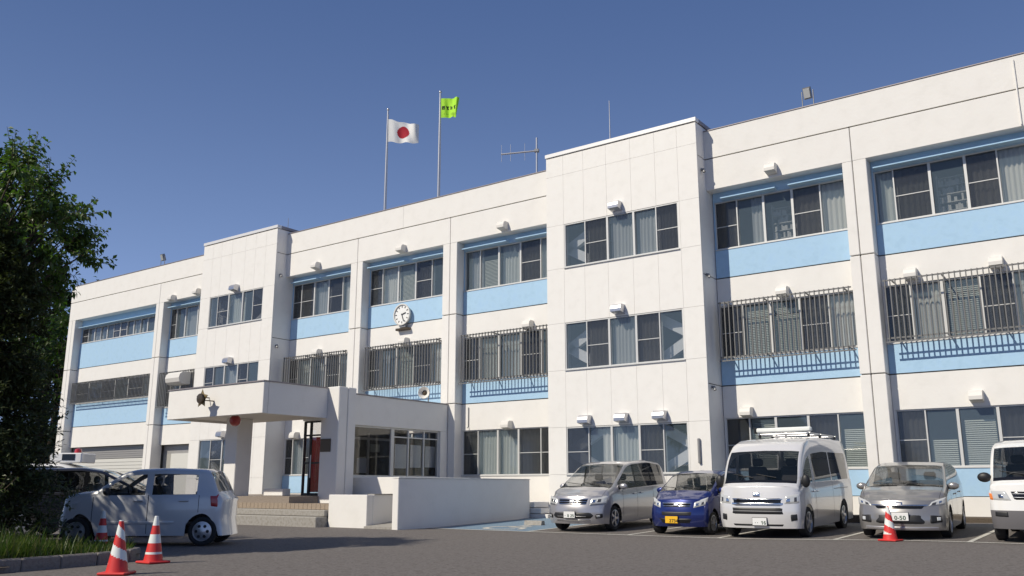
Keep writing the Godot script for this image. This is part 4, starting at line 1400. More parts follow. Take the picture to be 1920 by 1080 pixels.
func build_vehicles():
	var silver := paint(lin(0.44, 0.43, 0.44), 0.55, 0.32)
	var pearl := paint(lin(0.71, 0.70, 0.69), 0.2, 0.28)
	var white := paint(lin(0.78, 0.77, 0.74), 0.0, 0.3)
	var gun := paint(lin(0.31, 0.30, 0.29), 0.55, 0.3)
	var blue := paint(lin(0.009, 0.022, 0.145), 0.35, 0.3)
	var pale := paint(lin(0.60, 0.605, 0.61), 0.1, 0.3)
	var navy := paint(lin(0.012, 0.013, 0.022), 0.2, 0.3)
	var grey_plastic := mat(lin(0.13, 0.125, 0.13), 0.55)
	# --- silver minivan
	var A := {"L": 4.65, "W": 1.74, "H": 1.84, "wb": 2.86, "fo": 0.92, "wr": 0.325, "gc": 0.19, "paint": silver, "rim": "spokes",
		"prof": [V(0, 0.90), V(0.15, 0.97), V(0.75, 1.10), V(0.92, 1.14), V(1.95, 1.73), V(2.35, 1.80), V(3.4, 1.84), V(4.3, 1.77), V(4.55, 1.60), V(4.65, 1.1)],
		"belt": [V(0, 0.82), V(0.8, 1.0), V(1.4, 1.06), V(4.65, 1.14)], "ws": [0.94, 1.98], "bl": [4.36, 4.62],
		"windows": [[1.22, 2.28], [2.38, 3.35], [3.43, 4.36]], "priv": 1, "tum": 0.2, "cf": 0.34, "cp": 2.4,
		"fs": [V(0.2, 0.10), V(0.42, 0.0), V(0.62, 0.03), V(0.75, 0.09), V(0.95, 0.17), V(1.2, 0.2)], "seat": 2.05, "seat_h": 0.62,
		"seams": [[1.42, 0.35, 1.05], [2.33, 0.3, 1.08], [3.42, 0.45, 1.1]], "handles": [[2.15, 0.93], [2.6, 0.94]],
		"front": [
			["grille", M.black_gloss, [V(-0.47, 0.69), V(0.47, 0.69), V(0.50, 0.875), V(-0.50, 0.875)], 0.012, false],
			["grille_bar", M.chrome, [V(-0.46, 0.715), V(0.46, 0.715), V(0.46, 0.738), V(-0.46, 0.738)], 0.024, false],
			["grille_bar", M.chrome, [V(-0.47, 0.77), V(0.47, 0.77), V(0.47, 0.793), V(-0.47, 0.793)], 0.024, false],
			["grille_bar", M.chrome, [V(-0.48, 0.83), V(0.48, 0.83), V(0.49, 0.862), V(-0.49, 0.862)], 0.024, false],
			["badge", M.chrome, [V(-0.085, 0.72), V(0.085, 0.72), V(0.085, 0.86), V(-0.085, 0.86)], 0.034, false],
			["headlight", M.lamp_lens, [V(0.47, 0.695), V(0.85, 0.72), V(0.868, 0.915), V(0.50, 0.875)], 0.016, true],
			["headlight_reflector", M.chrome, [V(0.53, 0.73), V(0.63, 0.735), V(0.64, 0.84), V(0.54, 0.83)], 0.022, true],
			["headlight_reflector", M.lamp_dark, [V(0.66, 0.745), V(0.75, 0.755), V(0.76, 0.86), V(0.67, 0.85)], 0.022, true],
			["headlight_trim", M.lamp_dark, [V(0.47, 0.69), V(0.85, 0.715), V(0.85, 0.73), V(0.47, 0.705)], 0.024, true],
			["lower_grille", M.black, [V(-0.58, 0.34), V(0.58, 0.34), V(0.60, 0.52), V(-0.60, 0.52)], 0.012, false],
			["bumper_strip", M.chrome, [V(-0.58, 0.295), V(0.58, 0.295), V(0.58, 0.325), V(-0.58, 0.325)], 0.018, false],
			["lower_grille_bar", M.steel, [V(-0.5, 0.395), V(0.5, 0.395), V(0.5, 0.415), V(-0.5, 0.415)], 0.02, false],
			["fog_lamp_bezel", M.black, [V(0.63, 0.33), V(0.80, 0.36), V(0.80, 0.48), V(0.64, 0.46)], 0.010, true],
			["fog_lamp", M.lamp_lens, [V(0.67, 0.365), V(0.76, 0.38), V(0.76, 0.45), V(0.67, 0.44)], 0.018, true]],
		"plate": {"y": 0.45, "z": 0.02, "mat": M.plate_white, "text": [["8", 0.1, 0.03, -0.025], ["25", 0.1, -0.09, -0.025], ["·", 0.1, 0.12, -0.025]]}}
	make_car(A, "parked_minivan", Vector3(-13.03, 0, 4.37), Vector2(0.055, 1), "silver minivan with chrome grille and tinted rear windows beside the blue bay", "minivan")
	# --- blue kei hatchback
	var B := {"L": 3.4, "W": 1.57, "H": 1.5, "wb": 2.45, "fo": 0.55, "wr": 0.28, "gc": 0.18, "paint": blue, "rim": "many",
		"prof": [V(0, 0.82), V(0.1, 0.89), V(0.5, 1.0), V(0.66, 1.04), V(1.45, 1.45), V(1.9, 1.52), V(2.8, 1.50), V(3.15, 1.40), V(3.32, 1.2), V(3.4, 0.95)],
		"belt": [V(0, 0.75), V(0.6, 0.92), V(1.1, 0.96), V(3.4, 1.02)], "ws": [0.68, 1.48], "bl": [3.05, 3.34],
		"windows": [[0.98, 1.75], [1.83, 2.6], [2.66, 2.95]], "priv": 1, "tum": 0.2, "cf": 0.26, "cp": 2.6,
		"fs": [V(0.2, 0.08), V(0.4, 0.0), V(0.6, 0.03), V(0.85, 0.12), V(1.1, 0.15)], "seat": 1.55, "seat_h": 0.5,
		"seams": [[0.95, 0.3, 0.95], [1.79, 0.26, 0.97], [2.62, 0.5, 0.98]], "handles": [[1.62, 0.85], [2.45, 0.87]],
		"front": [
			["grille", M.black_gloss, [V(-0.40, 0.66), V(0.40, 0.66), V(0.42, 0.78), V(-0.42, 0.78)], 0.010, false],
			["grille_bar", M.chrome, [V(-0.42, 0.75), V(0.42, 0.75), V(0.43, 0.78), V(-0.43, 0.78)], 0.022, false],
			["grille_bar", M.chrome, [V(-0.41, 0.69), V(0.41, 0.69), V(0.41, 0.71), V(-0.41, 0.71)], 0.022, false],
			["badge", M.chrome, [V(-0.07, 0.68), V(0.07, 0.68), V(0.07, 0.77), V(-0.07, 0.77)], 0.03, false],
			["headlight", M.lamp_lens, [V(0.42, 0.63), V(0.70, 0.70), V(0.735, 0.90), V(0.43, 0.79)], 0.014, true],
			["headlight_reflector", M.chrome, [V(0.47, 0.675), V(0.56, 0.69), V(0.57, 0.78), V(0.48, 0.765)], 0.020, true],
			["headlight_reflector", M.lamp_dark, [V(0.60, 0.71), V(0.66, 0.725), V(0.67, 0.81), V(0.61, 0.79)], 0.020, true],
			["lower_grille", M.black, [V(-0.44, 0.46), V(0.44, 0.46), V(0.46, 0.57), V(-0.46, 0.57)], 0.008, false],
			["intake", M.black, [V(-0.40, 0.28), V(0.46, 0.28), V(0.48, 0.40), V(-0.42, 0.40)], 0.008, false]],
		"plate": {"y": 0.37, "z": -0.10, "mat": M.plate_yellow, "ink": M.black, "text": [["27", 0.105, 0.0, -0.025], ["34", 0.105, -0.115, -0.025]]}}
	B.plate.z = 0.10
	make_car(B, "parked_car", Vector3(-10.0, 0, 4.85), Vector2(0.03, 1), "dark blue small hatchback with a yellow number plate", "car")
	# --- tall silver white van with roof carrier
	var C := {"L": 5.0, "W": 1.95, "H": 2.29, "wb": 3.1, "fo": 0.78, "wr": 0.345, "gc": 0.21, "paint": pearl, "rim": "spokes", "soft": 0.09,
		"prof": [V(0, 1.13), V(0.08, 1.19), V(0.20, 1.26), V(0.82, 1.93), V(1.1, 2.14), V(1.5, 2.25), V(2.4, 2.30), V(4.6, 2.27), V(4.9, 2.12), V(5.0, 1.2)],
		"belt": [V(0, 1.04), V(0.3, 1.12), V(0.9, 1.22), V(5.0, 1.24)], "ws": [0.22, 0.86], "bl": [4.72, 4.95], "frame": 0.36,
		"windows": [[0.52, 1.34], [1.5, 2.95], [3.03, 4.65]], "priv": 1, "tum": 0.09, "cf": 0.22, "cp": 3.4, "dark_pillars": false, "tf": 0.03, "tr": 0.02,
		"fs": [V(0.2, 0.06), V(0.45, 0.0), V(0.75, 0.02), V(1.0, 0.06), V(1.3, 0.12)], "seat": 1.15, "seat_h": 0.95, "mirror_s": 0.5, "mirror_up": 0.1, "mirror_size": Vector3(0.14, 0.30, 0.2), "mirror_mat": M.black,
		"seams": [[1.42, 0.4, 1.9], [2.95, 0.35, 1.2], [0.42, 0.55, 1.1]], "handles": [[1.28, 1.02], [1.55, 1.02]],
		"side": [["slide_rail", M.steel_dull, [V(3.0, 1.02), V(4.5, 1.02), V(4.5, 1.045), V(3.0, 1.045)], 0.008]],
		"front": [
			["grille", M.black_gloss, [V(-0.62, 0.76), V(0.62, 0.76), V(0.66, 0.91), V(-0.66, 0.91)], 0.012, false],
			["grille_bar", M.chrome, [V(-0.64, 0.745), V(0.64, 0.745), V(0.65, 0.80), V(-0.65, 0.80)], 0.028, false],
			["grille_bar", M.chrome, [V(-0.64, 0.865), V(0.64, 0.865), V(0.65, 0.89), V(-0.65, 0.89)], 0.026, false],
			["lower_grille", M.black, [V(-0.66, 0.53), V(0.66, 0.53), V(0.66, 0.70), V(-0.66, 0.70)], 0.012, false],
			["lower_grille_bar", M.steel_dull, [V(-0.64, 0.60), V(0.64, 0.60), V(0.64, 0.62), V(-0.64, 0.62)], 0.02, false],
			["badge", M.chrome, [V(-0.09, 0.92), V(0.09, 0.92), V(0.09, 1.03), V(-0.09, 1.03)], 0.02, false],
			["headlight", M.lamp_lens, [V(0.61, 0.75), V(0.945, 0.77), V(0.945, 1.01), V(0.63, 0.96)], 0.014, true],
			["headlight_reflector", M.chrome, [V(0.66, 0.79), V(0.76, 0.795), V(0.76, 0.91), V(0.67, 0.90)], 0.020, true],
			["headlight_reflector", M.lamp_dark, [V(0.83, 0.80), V(0.89, 0.805), V(0.89, 0.94), V(0.83, 0.93)], 0.020, true],
			["fog_lamp_bezel", M.black, [V(0.74, 0.37), V(0.88, 0.40), V(0.88, 0.56), V(0.74, 0.55)], 0.008, true],
			["bumper_slot", M.black, [V(-0.66, 0.275), V(0.66, 0.275), V(0.70, 0.33), V(-0.70, 0.33)], 0.006, false]],
		"plate": {"y": 0.38, "z": 0.10, "mat": M.plate_white, "text": [["16", 0.11, -0.09, -0.025], ["· ·", 0.1, 0.07, -0.025]]}}
	C.plate.z = -0.06
	make_car(C, "parked_van", Vector3(-7.84, 0, 4.35), Vector2(0.03, 1), "tall silver white van with a white pipe carrier on its roof", "van")
	# --- grey estate
	var D := {"L": 4.6, "W": 1.80, "H": 1.58, "wb": 2.78, "fo": 0.95, "wr": 0.315, "gc": 0.17, "paint": gun, "rim": "many",
		"prof": [V(0, 0.78), V(0.2, 0.88), V(0.85, 1.02), V(1.02, 1.06), V(2.05, 1.50), V(2.5, 1.58), V(3.3, 1.57), V(4.15, 1.44), V(4.5, 1.2), V(4.6, 0.95)],
		"belt": [V(0, 0.72), V(0.9, 0.94), V(1.5, 0.98), V(4.6, 1.08)], "ws": [1.04, 2.08], "bl": [4.0, 4.5],
		"windows": [[1.35, 2.3], [2.4, 3.3], [3.38, 3.95]], "priv": 1, "tum": 0.26, "cf": 0.34, "cp": 2.3,
		"fs": [V(0.2, 0.06), V(0.36, 0.0), V(0.55, 0.05), V(0.8, 0.16), V(1.1, 0.22)], "seat": 2.1, "seat_h": 0.52,
		"seams": [[1.4, 0.3, 0.98], [2.35, 0.26, 1.0], [3.34, 0.4, 1.02]], "handles": [[2.18, 0.88], [3.12, 0.9]],
		"front": [
			["grille", M.black_gloss, [V(-0.50, 0.62), V(0.50, 0.62), V(0.58, 0.69), V(-0.58, 0.69)], 0.010, false],
			["grille_bar", M.chrome, [V(-0.60, 0.685), V(0.60, 0.685), V(0.62, 0.715), V(-0.62, 0.715)], 0.024, false],
			["badge", M.chrome, [V(-0.08, 0.68), V(0.08, 0.68), V(0.08, 0.77), V(-0.08, 0.77)], 0.022, false],
			["headlight", M.lamp_lens, [V(0.54, 0.67), V(0.86, 0.70), V(0.885, 0.86), V(0.62, 0.77)], 0.014, true],
			["headlight_reflector", M.lamp_dark, [V(0.60, 0.69), V(0.70, 0.70), V(0.72, 0.775), V(0.64, 0.75)], 0.020, true],
			["headlight_reflector", M.chrome, [V(0.74, 0.72), V(0.80, 0.725), V(0.82, 0.80), V(0.76, 0.785)], 0.020, true],
			["lower_grille", M.black, [V(-0.50, 0.31), V(0.50, 0.31), V(0.47, 0.52), V(-0.47, 0.52)], 0.008, false],
			["fog_lamp_bezel", M.black, [V(0.58, 0.32), V(0.80, 0.36), V(0.80, 0.50), V(0.56, 0.52)], 0.006, true],
			["fog_lamp", M.lamp_lens, [V(0.70, 0.37), V(0.78, 0.38), V(0.78, 0.47), V(0.70, 0.47)], 0.018, true],
			["lip", silver, [V(-0.80, 0.19), V(0.80, 0.19), V(0.80, 0.27), V(-0.80, 0.27)], 0.03, false]],
		"plate": {"y": 0.47, "z": -0.02, "mat": M.plate_white, "text": [["0-50", 0.115, 0.0, -0.025]]}}
	make_car(D, "parked_car", Vector3(-4.89, 0, 4.45), Vector2(0.075, 1), "metallic dark grey estate car behind the traffic cone", "car")
	# --- white van at the right
	var E := {"L": 4.7, "W": 1.72, "H": 1.99, "wb": 2.6, "fo": 0.8, "wr": 0.32, "gc": 0.24, "paint": white, "rim": "spokes", "soft": 0.08, "bumper_s": 0.5, "bumper_mat": grey_plastic,
		"prof": [V(0, 1.10), V(0.08, 1.16), V(0.22, 1.22), V(0.85, 1.82), V(1.15, 1.94), V(1.6, 1.99), V(4.4, 1.98), V(4.62, 1.85), V(4.7, 1.2)],
		"belt": [V(0, 1.0), V(0.3, 1.08), V(0.9, 1.18), V(4.7, 1.2)], "ws": [0.24, 0.90], "bl": [4.45, 4.68], "frame": 0.12,
		"windows": [[0.5, 1.3], [1.45, 2.9], [3.0, 4.4]], "priv": 1, "tum": 0.1, "cf": 0.2, "cp": 3.4, "dark_pillars": false, "tf": 0.03, "tr": 0.02,
		"fs": [V(0.2, 0.06), V(0.45, 0.0), V(0.72, 0.03), V(1.0, 0.08), V(1.3, 0.14)], "seat": 1.1, "seat_h": 0.85, "mirror_s": 0.48, "mirror_up": 0.12, "mirror_size": Vector3(0.14, 0.2, 0.26), "mirror_mat": M.black,
		"seams": [[1.38, 0.4, 1.9]], "handles": [[1.25, 1.0]],
		"front": [
			["grille", M.black_gloss, [V(-0.42, 0.80), V(0.42, 0.80), V(0.50, 1.0), V(-0.50, 1.0)], 0.012, false],
			["grille_bar", M.steel, [V(-0.44, 0.86), V(0.44, 0.86), V(0.45, 0.875), V(-0.45, 0.875)], 0.02, false],
			["grille_bar", M.steel, [V(-0.46, 0.93), V(0.46, 0.93), V(0.47, 0.945), V(-0.47, 0.945)], 0.02, false],
			["headlight", M.lamp_lens, [V(0.40, 0.78), V(0.78, 0.79), V(0.82, 1.01), V(0.52, 1.01)], 0.014, true],
			["headlight_reflector", M.chrome, [V(0.55, 0.83), V(0.66, 0.835), V(0.68, 0.94), V(0.58, 0.94)], 0.02, true],
			["turn_signal", M.amber, [V(0.755, 0.80), V(0.82, 0.81), V(0.84, 0.95), V(0.78, 0.95)], 0.02, true],
			["fog_lamp_bezel", M.black, [V(0.50, 0.48), V(0.76, 0.49), V(0.76, 0.60), V(0.50, 0.60)], 0.008, true]]}
	make_car(E, "parked_van", Vector3(-2.22, 0, 4.5), Vector2(0.03, 1), "white van with dark grey plastic bumper beside the grey estate", "van")
	# --- pale hatchback in the tree's shade
	var F := {"L": 3.45, "W": 1.48, "H": 1.53, "wb": 2.5, "fo": 0.52, "wr": 0.285, "gc": 0.20, "paint": pale, "rim": "cover", "dark_pillars": false,
		"prof": [V(0, 0.92), V(0.06, 1.0), V(0.45, 1.06), V(0.84, 1.09), V(1.36, 1.46), V(1.6, 1.52), V(2.2, 1.545), V(3.0, 1.52), V(3.14, 1.45), V(3.36, 1.02), V(3.45, 0.9)],
		"belt": [V(0, 0.78), V(0.6, 0.95), V(1.0, 0.99), V(3.45, 1.02)], "ws": [0.86, 1.39], "bl": [3.10, 3.33], "bl_mat": M.car_glass, "frame": 0.115,
		"windows": [[1.04, 1.84], [1.98, 2.86]], "priv": 9, "tum": 0.17, "cf": 0.24, "cp": 2.6, "cr": 0.14, "soft": 0.06, "tr": 0.07,
		"fs": [V(0.2, 0.05), V(0.45, 0.0), V(0.85, 0.08), V(1.1, 0.1)], "rs": [V(0.2, -0.06), V(0.5, 0.0), V(0.9, -0.02)], "seat": 1.6, "seat_h": 0.55, "seat_mat": M.seat, "mirror_s": 1.1, "mirror_up": 0.06, "mirror_mat": M.black,
		"seams": [[0.82, 0.3, 0.96], [1.91, 0.24, 1.0], [2.92, 0.66, 1.0]], "handles": [[1.72, 0.89], [2.62, 0.89]],
		"side": [["tail_light", M.tail_red, [V(3.24, 0.76), V(3.40, 0.74), V(3.36, 1.02), V(3.18, 1.02)], 0.012],
			["sill_moulding", pale, [V(0.95, 0.42), V(2.5, 0.42), V(2.5, 0.50), V(0.95, 0.50)], 0.012],
			["headlight", M.lamp_lens, [V(0.10, 0.70), V(0.34, 0.72), V(0.36, 0.86), V(0.14, 0.84)], 0.010]],
		"front": [["grille", M.black, [V(-0.4, 0.45), V(0.4, 0.45), V(0.42, 0.6), V(-0.42, 0.6)], 0.008, false]]}
	var fd := Vector2(-0.77, 0.64).normalized()
	var rear := Vector2(-16.95, 14.75)
	var mid := rear + fd * (2.5 * 0.5 + (3.45 - 2.5 - 2 * 0.52) * 0.5) - Vector2(fd.y, -fd.x) * 0.62 * 0.0
	make_car(F, "parked_car", Vector3(mid.x, 0, mid.y) - Vector3(fd.y, 0, -fd.x) * -0.62, fd, "pale blue grey hatchback in the shade of the tree by the grass", "car")
	# --- dark wagon behind the hatchback
	var G := {"L": 4.5, "W": 1.75, "H": 1.6, "wb": 2.7, "fo": 0.85, "wr": 0.32, "gc": 0.18, "paint": navy, "rim": "spokes",
		"prof": [V(0, 0.85), V(0.2, 0.95), V(0.9, 1.08), V(1.0, 1.1), V(1.9, 1.55), V(2.4, 1.62), V(3.7, 1.60), V(4.2, 1.5), V(4.45, 1.1), V(4.5, 0.95)],
		"belt": [V(0, 0.78), V(0.9, 1.0), V(4.5, 1.08)], "ws": [1.02, 1.93], "bl": [4.1, 4.42],
		"windows": [[1.25, 2.2], [2.3, 3.2], [3.3, 4.05]], "priv": 1, "tum": 0.2, "fs": [V(0.2, 0.06), V(0.45, 0.0), V(0.9, 0.1)], "seat": 2.0, "seat_h": 0.6,
		"front": [["grille", M.black_gloss, [V(-0.5, 0.6), V(0.5, 0.6), V(0.55, 0.78), V(-0.55, 0.78)], 0.01, false], ["headlight", M.lamp_lens, [V(0.55, 0.66), V(0.8, 0.7), V(0.82, 0.85), V(0.57, 0.8)], 0.012, true]]}
	make_car(G, "parked_car", Vector3(-21.6, 0, 14.9), Vector2(0.72, -0.69), "near black wagon parked behind the pale hatchback", "car")
	# --- white van with a roof sign far left
	var H := {"L": 4.5, "W": 1.7, "H": 1.93, "wb": 2.5, "fo": 0.75, "wr": 0.31, "gc": 0.2, "paint": white, "rim": "spokes",
		"prof": [V(0, 1.0), V(0.1, 1.08), V(0.35, 1.16), V(1.1, 1.78), V(1.5, 1.9), V(4.2, 1.92), V(4.42, 1.8), V(4.5, 1.1)],
		"belt": [V(0, 0.92), V(0.4, 1.05), V(4.5, 1.15)], "ws": [0.38, 1.12], "bl": [4.25, 4.47],
		"windows": [[0.7, 1.6], [1.75, 2.9], [3.0, 4.2]], "priv": 1, "tum": 0.1, "fs": [V(0.2, 0.05), V(0.45, 0.0), V(1.0, 0.08)], "seat": 1.3, "seat_h": 0.8,
		"front": [["headlight", M.lamp_lens, [V(0.5, 0.75), V(0.78, 0.78), V(0.8, 0.95), V(0.55, 0.92)], 0.012, true], ["grille", M.black_gloss, [V(-0.45, 0.75), V(0.45, 0.75), V(0.48, 0.9), V(-0.48, 0.9)], 0.01, false]]}
	var wv := make_car(H, "parked_van", Vector3(-29.9, 0, 11.9), Vector2(0.81, -0.58), "white van carrying a roof box and red beacon in front of the garage", "van")
	put(wv, "roof_box", box_mesh(Vector3(1.05, 0.32, 1.0), 0.03), white, Vector3(0.75, 2.1, 0))
	put(wv, "box_window", box_mesh(Vector3(0.42, 0.2, 0.02), 0.005), M.black_gloss, Vector3(0.85, 2.12, 0.505))
	put(wv, "beacon", lathe([Vector2(0.0, 0.16), Vector2(0.1, 0.13), Vector2(0.12, 0.0)], 14, Transform3D(Basis(Vector3.RIGHT, -PI / 2), Vector3(1.0, 2.26, 0.2))), M.tail_red)
	# --- pipe carrier standing on the tall van's roof
	var rc := thing("roof_carrier", Vector3(-7.73, gy(-7.8, 4.3) + 2.31, 3.9), "white tube and steel frame carrier on the tall van's roof", "roof carrier", "", -PI / 2)
	for z in [-0.62, 0.62]: put(rc, "rail", tube([Vector3(-1.3, 0.08, z), Vector3(1.0, 0.08, z)], 0.022, 8), M.steel)
	for x in [-1.2, 0.0, 0.9]:
		put(rc, "crossbar", tube([Vector3(x, 0.08, -0.66), Vector3(x, 0.08, 0.66)], 0.02, 8), M.steel)
		for z in [-0.62, 0.62]: put(rc, "foot", box_mesh(Vector3(0.08, 0.1, 0.05), 0.01), M.black, Vector3(x, 0.03, z))
	var cbx := begin()
	add_cbox(cbx, Vector3(0.88, 0.18, 0), Vector3(0.15, 0.115, 1.4), 0.03)
	put(rc, "front_tube", cbx.commit(), M.cone_white)
	put(rc, "front_tube_cap", box_mesh(Vector3(0.17, 0.15, 0.06), 0.02), M.black, Vector3(0.88, 0.18, 0.73))
	put(rc, "ladder_rail", tube([Vector3(-1.4, 0.2, 0.55), Vector3(0.7, 0.2, 0.55)], 0.025, 8), M.steel)
	put(rc, "ladder_rail", tube([Vector3(-1.4, 0.2, 0.3), Vector3(0.7, 0.2, 0.3)], 0.025, 8), M.steel)
	for k in 7: put(rc, "rung", tube([Vector3(-1.3 + k * 0.3, 0.2, 0.3), Vector3(-1.3 + k * 0.3, 0.2, 0.55)], 0.014, 6), M.steel)

# ------------------------------------------------------------------ cones, kerb, plants
func cone(at: Vector2, label: String, h := 0.70, spiral := true, turn := 0.0):
	var t := thing("traffic_cone", Vector3(at.x, gy(at.x, at.y) + 0.005, at.y), label, "traffic cone", "red and white traffic cones", turn)
	put(t, "base", box_mesh(Vector3(0.38, 0.035, 0.38), 0.012), M.cone_red, Vector3(0, 0.0175, 0))
	# body: striped, each stripe a band of the cone's skin
	var n := 40
	var m := 40
	var st := {true: begin(), false: begin()}
	for k in st: st[k].set_smooth_group(0)
	for i in m:
		for j in n:
			var p := []
			for q in [[i, j], [i + 1, j], [i + 1, j + 1], [i, j + 1]]:
				var u := float(q[0]) / m
				var a = TAU * q[1] / n
				var r: float = lerp(0.145, 0.030, pow(u, 0.95))
				p.append(Vector3(cos(a) * r, 0.035 + u * (h - 0.035), sin(a) * r))
			var um := (i + 0.5) / m
			var am := (j + 0.5) / n
			var band: float = um * 5.0 + 2.0 - (am if spiral else 0.0) * 2.0 if spiral else um * 5.0
			var red: bool = int(floor(band + (0.0 if spiral else 1.0))) % 2 == 0
			if um < 0.145: red = true
			vquad(st[red], p[0], p[1], p[2], p[3], Vector3(p[0].x, 0.05, p[0].z))
	for k in [true, false]:
		st[k].generate_normals()
		put(t, "red_stripes" if k else "white_stripes", st[k].commit(), M.cone_red if k else M.cone_white)
	put(t, "tip", lathe([Vector2(0.031, 0.0), Vector2(0.027, 0.012), Vector2(0.0, 0.013)], 14, Transform3D(Basis(Vector3.RIGHT, -PI / 2), Vector3(0, h, 0))), M.cone_white)

const ISLAND := [Vector2(-13.1, 26.0), Vector2(-13.2, 22.5), Vector2(-13.35, 20.6), Vector2(-13.5, 19.4), Vector2(-13.72, 18.75), Vector2(-14.1, 18.35), Vector2(-14.7, 18.2), Vector2(-15.6, 18.35), Vector2(-16.6, 18.9), Vector2(-17.8, 19.9), Vector2(-20.0, 22.2), Vector2(-24.0, 26.0)]

func island_height(p: Vector2) -> float:
	# gently mounded soil inside the kerb
	var best := 99.0
	for i in ISLAND.size():
		var q := Geometry2D.get_closest_point_to_segment(p, ISLAND[i], ISLAND[(i + 1) % ISLAND.size()])
		best = min(best, q.distance_to(p))
	return 0.13 + 0.14 * smoothstep(0.1, 2.2, best)

func in_island(p: Vector2) -> bool: return Geometry2D.is_point_in_polygon(p, PackedVector2Array(ISLAND))

func build_island():
	# kerb: individual stones swept along the edge
	var kr := thing("kerb", Vector3(-14, 0, 19), "weathered grey kerb stones round the grass island", "kerb")
	var pts := []
	for i in ISLAND.size():
		pts.append(ISLAND[i])
	var path := []
	for i in pts.size() - 1:
		var n := int(ceil(pts[i].distance_to(pts[i + 1]) / 1.0))
		for k in n: path.append(pts[i].lerp(pts[i + 1], float(k) / n))
	path.append(pts[-1])
	for i in path.size() - 1:
		var a: Vector2 = path[i]
		var b: Vector2 = path[i + 1]
		var d := b - a
		var st := begin()
		add_cbox(st, Vector3.ZERO, Vector3(d.length() - 0.004, 0.24, 0.18), 0.018)
		var o := put(kr, "kerb_stone", st.commit(), M.kerb, Vector3((a.x + b.x) / 2, 0.06, (a.y + b.y) / 2) - kr.position)
		o.rotation.y = -d.angle()
	# soil
	var st := begin()
	st.set_smooth_group(0)
	var stp := 0.35
	var x := -24.0
	while x < -13.0:
		var z := 18.0
		while z < 26.0:
			if in_island(Vector2(x + stp / 2, z + stp / 2)):
				var p := []
				for k in [[0, 0], [1, 0], [1, 1], [0, 1]]:
					var q := Vector2(x + k[0] * stp, z + k[1] * stp)
					p.append(Vector3(q.x, island_height(q) if in_island(q) else 0.08, q.y))
				vquad(st, p[0], p[1], p[2], p[3], Vector3.UP)
			z += stp
		x += stp
	st.generate_normals()
	tag(put(self, "soil_bed", st.commit(), M.soil), "", "", "", "structure")
	# grass: blades as one stuff object
	var blades := begin()
	rng.seed = 77
	var count := 0
	while count < 26000:
		var p := Vector2(rng.randf_range(-19.5, -13.2), rng.randf_range(18.3, 24.0))
		if not in_island(p): continue
		count += 1
		var h0 := island_height(p)
		var hh := rng.randf_range(0.06, 0.19)
		hh *= lerp(1.0, 2.1, smoothstep(19.2, 20.6, p.y))
		if rng.randf() < 0.12: hh *= 1.6
		var a := rng.randf() * TAU
		var side := Vector3(cos(a), 0, sin(a)) * rng.randf_range(0.005, 0.012)
		var lean := Vector3(cos(a + 1.2), 0, sin(a + 1.2)) * hh * rng.randf_range(0.1, 0.7)
		var o := Vector3(p.x, h0 - 0.02, p.y)
		var t := rng.randf()
		var col := Color(0.045 + 0.045 * t, 0.085 + 0.04 * t, 0.018).lerp(Color(0.20, 0.17, 0.08), 0.65 if rng.randf() < 0.28 else 0.0)
		var m := o + Vector3(0, hh * 0.6, 0) + lean * 0.4
		var tp := o + Vector3(0, hh, 0) + lean
		var q := [o - side, o + side, m + side * 0.8, o - side, m + side * 0.8, m - side * 0.8, m - side * 0.8, m + side * 0.8, tp]
		var nn = (q[2] - q[0]).cross(q[1] - q[0]).normalized()
		for v in q:
			blades.set_color(col)
			blades.set_normal(nn)
			blades.add_vertex(v)
	tag(put(self, "grass", blades.commit(), M.leaf), "unmown green grass growing on the kerbed island", "grass", "", "stuff")

func add_leaf(st: SurfaceTool, p: Vector3, dir: Vector3, nrm: Vector3, ln: float, wd: float, col: Color):
	dir = dir.normalized()
	var sd := dir.cross(nrm)
	if sd.length() < 0.05: sd = dir.cross(Vector3(0.3, 0.2, 0.9))
	sd = sd.normalized() * wd * 0.5
	var nn := sd.cross(dir).normalized()
	if nn.y < 0: nn = -nn
	var fold := nn * wd * 0.16
	var a := p
	var m1 := p + dir * ln * 0.42
	var tip := p + dir * ln - Vector3(0, ln * 0.12, 0)
	var l := m1 + sd + fold
	var r := m1 - sd + fold
	for tr in [[a, l, m1, 1.0], [m1, l, tip, 1.0], [a, m1, r, -1.0], [m1, tip, r, -1.0]]:
		var tri := [tr[0], tr[1], tr[2]]
		if (tr[2] - tr[0]).cross(tr[1] - tr[0]).dot(nn) < 0.0: tri = [tr[0], tr[2], tr[1]]
		var fn: Vector3 = (tri[2] - tri[0]).cross(tri[1] - tri[0]).normalized()
		for k in 3:
			st.set_color(col)
			st.set_normal(fn)
			st.add_vertex(tri[k])

